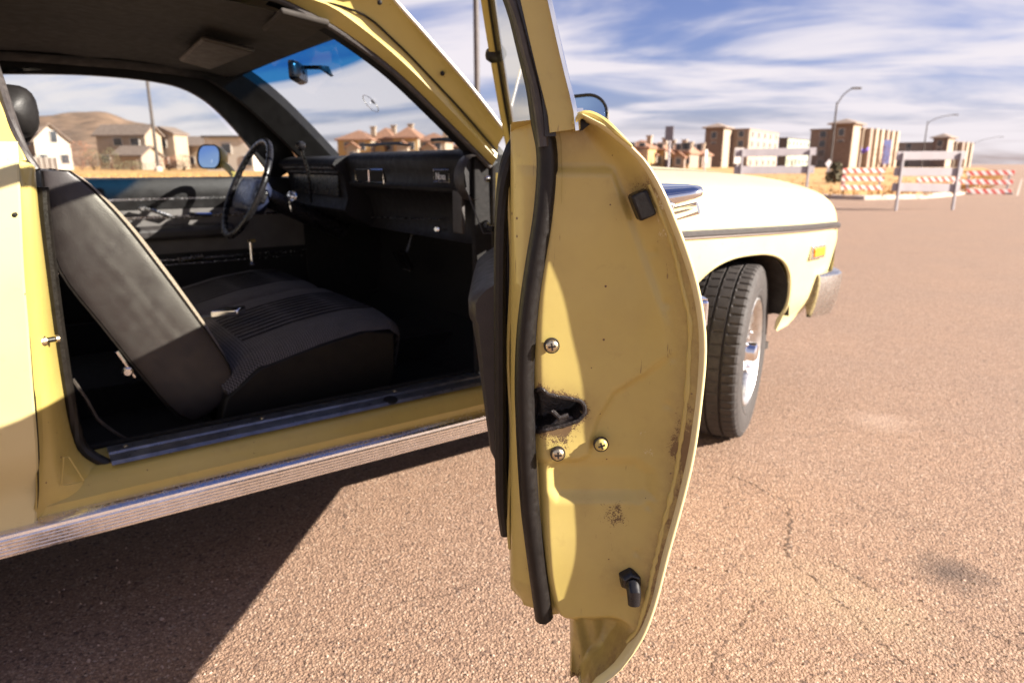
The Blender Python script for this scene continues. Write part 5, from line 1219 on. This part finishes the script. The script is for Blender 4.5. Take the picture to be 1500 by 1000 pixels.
# steering wheel
sc_ = onY(361, 276, 2.76); ax3 = Vector((-.90, 0, .43)).normalized(); ay = Vector((0, 1, 0)); az = ax3.cross(ay).normalized(); 
if az.z < 0: az = -az
SW = bpy.data.objects.new('steering_wheel', None); COL.objects.link(SW); SW.location = sc_; SW.parent = CAR; SW.matrix_parent_inverse = PINV[CAR.name]; PINV[SW.name] = Matrix.Translation(sc_).inverted()
m = MB(); rows = []; RW = .192
for i in range(144):
    th = 2 * math.pi * i / 144; c = sc_ + (ay * math.cos(th) + az * math.sin(th)) * RW; rd = (ay * math.cos(th) + az * math.sin(th)); row = []
    for k_ in range(10):
        ph = 2 * math.pi * k_ / 10; rr = .0125 - (.0022 if (math.cos(ph) < -.3 and i % 4 < 2) else 0); row.append(c + rd * rr * math.cos(ph) + ax3 * rr * math.sin(ph))
    rows.append(row)
m.grid(rows, cu=True, cv=True); m.build('rim', M_PLAST, SW, smooth=50)
m = MB(); rows = []
for dep, k_ in ((-.06, .8), (-.035, 1.0), (-.012, 1.0), (.0, .9), (.004, .6)):
    rows.append([sc_ + ax3 * dep + ay * x * k_ - az * .02 + az * y * k_ for x, y in rrect(.30, .13, .05)])
m.grid(rows, cu=True); m.cap([m.V(p) for p in rows[-1]]); m.build('horn_pad', M_BLUEPAD, SW, smooth=50)
for sg in (-1, 1):
    m = MB(); m.loft([[sc_ + ay * sg * r_ - az * .02 + az * y + ax3 * h_ for y, h_ in ((-w_, -.03), (w_, -.03), (w_, -.012), (-w_, -.012))] for r_, w_ in ((.10, .035), (.15, .028), (.188, .022))]); m.build('spoke', M_PLAST, SW, bevel=.004)
m = MB(); m.tube([sc_ - ax3 * .03, sc_ - ax3 * .30, sc_ - ax3 * .42], .038, 16); COLM = m.build('steering_column', M_PLAST, CAR)
k0 = onY(441, 216, 2.44); k1 = onY(452, 255, 2.50); k2 = onY(456, 296, 2.64)
m = MB(); m.tube(spath([k0, k1, k2], 10), .0055, 8); m.build('shift_lever', M_CHROMED, COLM)
m = MB(); m.lathe([(-.012, .006), (-.006, .013), (.006, .017), (.014, .015), (.020, .006), (.021, .001)], k0, (k0 - k1), 14); m.build('shift_knob', M_PLAST, COLM)
q = onY(429, 288, 2.62); m = MB(); m.lathe([(0, .020), (.006, .022), (.010, .018), (.008, .008), (.018, .007), (.019, .001)], q, (-.8, -.55, .2), 16); m.build('ignition_lock', M_CHROME, COLM)
m = MB(); m.tube([q + Vector((-.02, -.02, -.005)), q + Vector((-.02, -.024, -.03)), q + Vector((-.015, -.02, -.055))], .004, 6); m.build('key', M_CHROME, COLM)
q = onY(367, 352, 2.80); m = MB(); m.box(q, (.03, .035, .012)); m.tube([q, q - Vector((0, 0, .09))], .006, 8); m.lathe([(0, .011), (.01, .013), (.016, .002)], q - Vector((0, 0, .10)), (0, 0, 1), 10, True); m.build('brake_release', M_CHROME, DASH)
# left door interior
YL = 3.135
m = MB(); rows = []
lp = [(3.20, .36), (YL + .01, .37), (YL, .45), (YL, .60), (YL - .005, .82), (YL - .02, .855), (YL - .025, .915), (YL - .01, .945), (YL + .03, .952), (YL + .06, .950), (3.245, .90), (3.24, .60)]
m.loft([[(x, y, z) for y, z in lp] for x in (-.02, 0, .6, 1.20)]); LD = m.build('door', M_VINYL, CAR, smooth=45); LD['label'] = 'closed driver door seen from inside, black with bright trim strips'
m = MB(); m.loft([[(x, YL - d_, z) for d_, z in ((-.01, .64), (.004, .645), (.007, .70), (.009, .80), (.006, .84), (-.01, .845))] for x in (.06, 1.15)]); m.build('sunlit_panel', simple('sunlit_grey', (0.095, 0.085, 0.08), 0.5, 0, 0.15, 14, 0.3, 400), LD, smooth=40)  # sunlight on the door panel put into a lighter grey sheet
for z, r_ in ((.868, .007), (.795, .008), (.62, .005), (.60, .004)):
    m = MB(); m.sweep([(.03, YL - .017 if z > .84 else YL - .011, z), (1.16, YL - .017 if z > .84 else YL - .011, z)], [(-r_, -.002), (r_, -.002), (r_ * .6, .005), (-r_ * .6, .005)], (0, -1, 0)); m.build('trim_strip', M_ALU, LD, smooth=30)
m = MB(); m.loft([[(x, YL - d, z) for d, z in ((0, .70), (.05, .705), (.065, .715), (.067, .745), (.055, .757), (0, .762))] for x in (.22, .24, .70, .74)]); m.build('armrest', M_VINYLG, LD, smooth=40, bevel=.006)
m = MB(); m.tube([(.50, YL - .01, .80), (.50, YL - .045, .80), (.44, YL - .05, .825), (.40, YL - .05, .835)], .008, 8); m.lathe([(0, .012), (.03, .013), (.035, .008)], (.40, YL - .05, .835), (0, -1, 0), 12, True); m.build('window_crank', M_CHROMED, LD)
m = MB(); m.tube([(.66, YL - .01, .80), (.66, YL - .03, .80), (.57, YL - .035, .805)], .009, 8); m.build('inside_handle', M_CHROME, LD)
m = MB(); q = onY(280, 378, 3.06); m.tube([q - Vector((.05, 0, .004)), q + Vector((.045, 0, .006))], .010, 10); m.build('seat_lever', M_CHROMED, CAR)
m = MB(); m.poly([(.00, 3.165, .945), (.95, 3.165, .945), (.60, 3.07, 1.33), (-.05, 3.065, 1.33)]); m.build('side_window', M_GLASS, LD, smooth=0)
m = MB(); m.grid([[(x, 2 * YC - (YB + spl(INS, z) ), z) for z in fr(.30, .93, 16)] for x in (-.03, .6, 1.25)]); m.build('outer_skin', M_PAINT, LD, smooth=50)
lf = [(-.02, 3.085, 1.32), (.30, 3.075, 1.335), (.56, 3.075, 1.318), (.68, 3.085, 1.27), (.80, 3.11, 1.16), (.93, 3.15, .99), (.96, 3.16, .94)]
m = MB(); m.sweep(spath(lf, 40), [(-.016, -.012), (.125, -.012), (.125, .02), (-.016, .02)], (0, 1, 0)); m.build('window_frame', M_BTRIM, LD, smooth=40)
mm_ = onY(307, 230, 3.36); mirror(mm_, (-1, -.50, .16), (0.4, -1, 0), LD, .15, .105)
m = MB(); m.tube([(.80, 3.21, .95), (.79, 3.27, .985), (.765, 3.35, 1.02)], .016, 10); m.build('mirror_stalk', M_PAINT, LD)
# sun visors and rear-view mirror
def visor(pxs, z0, name_label, mat):
    p = [onZ(x, y, z) for (x, y), z in zip(pxs, z0)]; m = MB(); n_ = Vector((0, 0, 1)); m.loft([[q for q in p], [q + Vector((0, 0, .015)) for q in p]]); o = m.build('sun_visor', mat, CAR, smooth=30, bevel=.008, bseg=3); return o
visor(((384, 46), (412, 20), (484, 38), (440, 64)), (1.328, 1.330, 1.326, 1.324), '', M_HEADL)
visor(((262, 90), (296, 60), (374, 78), (308, 103)), (1.322, 1.325, 1.318, 1.312), '', M_VISOR)
m = MB(); r0 = onX(434, 107, .82); fc_ = Vector((-.86, .48, -.05)).normalized(); rt_ = Vector((.48, .86, 0)).normalized()
fc_ = (fc_ - rt_ * fc_.dot(rt_)).normalized(); upv = Vector((0, 0, 1))
rows = [[r0 + fc_ * d_ + rt_ * x * k_ + upv * y * k_ for x, y in rrect(.20, .058, .016, 4)] for d_, k_ in ((.006, .94), (.006, 1), (-.006, 1), (-.022, .85), (-.024, .2))]
m.grid(rows, cu=True); RM = m.build('rear_view_mirror', M_PLAST, CAR, smooth=50)
m = MB(); m.poly([r0 + fc_ * .0065 + rt_ * x * .95 + upv * y * .95 for x, y in rrect(.20, .058, .016, 4)]); m.build('mirror_glass', M_MIRN, RM, smooth=0)
a0, a1, a2 = onX(446, 99, .86), onX(470, 99, .89), onX(486, 103, .93)
m = MB(); m.tube([r0 - fc_ * .02, a0, a1], .007, 8); m.build('mirror_stem', M_PLAST, RM)
m = MB(); m.loft([[a2 + Vector((-.01, 0, .012)), a2 + Vector((.0, .012, -.02)), a2 + Vector((0, -.012, -.02))], [a1 + Vector((0, 0, .006)), a1 + Vector((0, .006, -.006)), a1 + Vector((0, -.006, -.006))]]); m.build('mirror_foot', M_PLAST, RM)
# reflected ring and glint on the windshield, added as thin solid parts
q = onX(543, 152, 1.055); m = MB(); cx_ = Vector((0, 1, 0)); cz_ = Vector((-.66, 0, .75)); nn_ = Vector((-.75, 0, -.66))
m.tube([q + cx_ * .035 * math.cos(2 * math.pi * k_ / 28) + cz_ * .035 * math.sin(2 * math.pi * k_ / 28) for k_ in range(28)], .0012, 6, closed=True); m.build('reflection_ring', M_CHROMED, CAR)
m = MB(); m.lathe([(0, .009), (.003, .008), (.005, .001)], q - cx_ * .03 + cz_ * .006, nn_, 10, True); m.build('glint_bead', M_CHROME, CAR)
# wipers
for pts in (((636, 204), (665, 207), (696, 213)), ((540, 214), (575, 211), (602, 213))):
    q = [onX(x, y, 1.33) for x, y in pts]; m = MB(); m.tube(spath(q, 8), .005, 6); m.box(q[0].lerp(q[1], .5) + Vector((.01, 0, .004)), (.01, (q[1] - q[0]).length * 1.5, .012)); m.build('wiper', M_RUB, CAR)

# ---------------------------------------------------------------- seats
def seat(yc, name_label, head_x):
    e = bpy.data.objects.new('seat', None); COL.objects.link(e); e.location = (.5, yc, .29); e.parent = CAR; e.matrix_parent_inverse = PINV[CAR.name]; PINV[e.name] = Matrix.Translation((.5, yc, .29)).inverted()
    e['label'] = name_label; hw = .265
    y0, y1 = yc - hw, yc + hw
    # cushion
    m = MB(); rows = []
    cp = [(.36, .44, .30), (.35, .475, .34), (.45, .535, .40), (.60, .570, .40), (.75, .588, .40), (.840, .582, .39), (.872, .555, .36), (.855, .47, .33), (.80, .40, .31)]
    for i, y in enumerate(fr(yc - .3075, yc + .3075, 37)):
        u = (y - yc) / .3075; inner = (y - yc) * (YC - yc) > 0; ed = 1 - abs(u) ** (30 if inner else 9); row = []
        for x, z, zb in cp: row.append((x - .02 * (1 - ed) * (1 if x > .6 else -1), y, z - .024 * (1 - ed) - (.004 if inner else .012) * abs(u) ** 3))
        rows.append(row)
    m.grid(rows); m.build('cushion_top', M_CLOTH, e, smooth=60)
    # sewn channels as raised welts
    for k_ in range(9):
        y = yc - .15 + .036 * k_; u = (y - yc) / .3075; pth = [(x, y, z - .004 * abs(u) ** 3 + .0004) for x, z, zb in cp[2:6]]; w_ = MB(); w_.tube(spath(pth, 10), .0024, 6); w_.build('seat_welt', M_RUB, e)
    m = MB()
    for sy, sg in ((y0 - .0425, 1), (y1 + .0425, -1)):
        m.loft([[(x, sy + d_ * sg, z) for x, z in ((.33, .33), (.36, .43), (.45, .495), (.60, .530), (.75, .552), (.835, .535), (.832, .42), (.79, .33))] for d_ in (-.004, .05)])
    m.box((.80, yc, .375), (.05, 2 * hw - .02, .15)); m.build('cushion_side', M_BTRIM, e, smooth=40, bevel=.006)
    m = MB(); m.box((.58, yc, .305), (.46, 2 * hw - .10, .05)); m.build('seat_base', M_PLAST, e, smooth=0)
    # backrest: side profile measured on the photograph, vinyl shell with a tweed front
    back = [onY(x, y, 1.80) for x, y in ((62, 250), (70, 320), (85, 392), (150, 478), (215, 558), (258, 605), (285, 615), (318, 592))]
    front = [onY(x, y, 1.80) for x, y in ((100, 252), (128, 272), (180, 325), (230, 388), (280, 455), (312, 500), (336, 540), (340, 565))]
    fp_ = spath([(p.x, 0, p.z) for p in front], 22); bp_ = spath([(p.x, 0, p.z) for p in back], 22)
    m = MB(); rows = []
    for y, k_ in ((y0 - .008, .72), (y0, .90), (y0 + .012, 1.0), (y1 - .012, 1.0), (y1, .90), (y1 + .008, .72)):
        row = []
        for a_ in fp_: row.append((a_.x, y, a_.z))
        for a_ in reversed(bp_): row.append((a_.x, y, a_.z))
        cxm = sum(p[0] for p in row) / len(row); rw = []
        for j, p in enumerate(row):
            o_ = fp_[min(j, 43 - j)].lerp(bp_[min(j, 43 - j)], .5); rw.append((o_.x + (p[0] - o_.x) * (.8 + .2 * k_), p[1], o_.z + (p[2] - o_.z) * (.8 + .2 * k_)))
        rows.append(rw)
    m.loft(rows); m.build('backrest', M_VSEAT, e, smooth=50)
    m = MB(); rows = []
    for j in range(22):
        row = []
        for k_ in range(25):
            t_ = k_ / 24; p = fp_[j].lerp(bp_[j], .02 + .96 * t_); bl = math.sin(math.pi * t_) ** .6 * min(1, math.sin(math.pi * (j + .3) / 21.6) * 2.2) ** .6
            wr = .0030 * noise.noise(Vector((p.x * 16, p.z * 11, yc))) + .0018 * noise.noise(Vector((p.x * 40 + p.z * 25, p.z * 14, 5)))
            row.append((p.x, y0 - .009 - (.008 * bl + wr * bl), p.z))
        rows.append(row)
    m.grid(rows); m.build('side_panel', M_VSEAT, e, smooth=70)
    m = MB(); rows = []
    for y in fr(y0 - .006, y1 + .006, 20):
        u = (y - yc) / hw; rows.append([(a_.x + .004 + .010 * (1 - u ** 6) * math.sin(math.pi * j / 21) ** .5, y, a_.z + .003 + .009 * (1 - u ** 6) * math.sin(math.pi * j / 21) ** .5) for j, a_ in enumerate(fp_)])
    m.grid(rows); m.build('backrest_front', M_TWEED, e, smooth=60)
    wl_ = MB(); wl_.tube([Vector((a_.x - .002, y0 - .004, a_.z)) for a_ in fp_], .0045, 6); wl_.build('seat_welt', M_RUB, e)
    wl_ = MB(); wl_.tube([Vector((a_.x, y0 - .004, a_.z)) for a_ in bp_], .0040, 6); wl_.build('seat_welt', M_RUB, e)
    # headrest
    hc = Vector((head_x + .03, yc, 1.122)); m = MB(); rows = []
    for i in range(15):
        u = -1 + 2 * i / 14; kk = (1 - abs(u) ** 5) ** .42 if abs(u) < 1 else .03
        rows.append([hc + Vector((.050 * kk * math.copysign(abs(math.cos(R(a_))) ** .75, math.cos(R(a_))), u * .135, .058 * max(kk, .05) * math.copysign(abs(math.sin(R(a_))) ** .7, math.sin(R(a_))))) for a_ in range(0, 360, 18)])
    m.loft(rows); m.build('headrest', M_VINYL, e, smooth=70)
    m = MB(); m.tube([hc + Vector((.005, 0, -.04)), hc + Vector((.01, 0, -.16))], .008, 8); m.build('headrest_post', M_CHROME, e)
    m = MB(); m.lathe([(0, .012), (.012, .012), (.015, .008)], onY(186, 543, y0 - .012), (0, -1, 0), 12, True); m.build('hinge_bolt', M_CHROMED, e)
    m = MB(); m.tube([onY(171, 515, y0 - .02), onY(198, 552, y0 - .02)], .004, 6); m.build('seat_hinge', M_CHROMED, e)
seat(2.065, 'passenger seat with black vinyl back and tweed edge, sunlit', -.005)
seat(2.68, 'driver seat behind the passenger seat', .0)
# seat belt buckle lying on the cushion
q = onZ(335, 462, .572); m = MB(); d_ = Vector((.8, -.6, .1)).normalized(); s_ = Vector((.6, .8, 0)); m.box(q + ZU * .010, (.085, .055, .022), (d_, s_, ZU)); BK = m.build('belt_buckle', M_CHROME, CAR, smooth=30, bevel=.006)
m = MB(); m.box(q - d_ * .10 + ZU * .002, (.14, .045, .004), (d_, s_, ZU)); m.build('belt_strap', M_RUBG, BK, smooth=0)
# rear seat
m = MB(); m.loft([[(x, y, z) for x, z in ((-.28, .30), (-.26, .44), (-.32, .48), (-.62, .45), (-.80, .86), (-.88, .86), (-.85, .30))] for y in (1.72, 1.76, 2.98, 3.02)]); m.build('rear_seat', M_VINYL, CAR, smooth=50, bevel=.02)
m = MB(); m.box((-.40, 1.70, .66), (.80, .03, .60)); m.box((-.40, 3.04, .66), (.80, .03, .60)); m.build('rear_side_trim', M_VINYL, CAR, smooth=0, bevel=.006)
m = MB(); m.tube(spath([onY(106, 555, 1.70), onY(125, 582, 1.70), onY(150, 620, 1.72), (.2, 1.74, .31)], 12), .004, 6); m.build('seat_belt', M_RUBG, CAR)
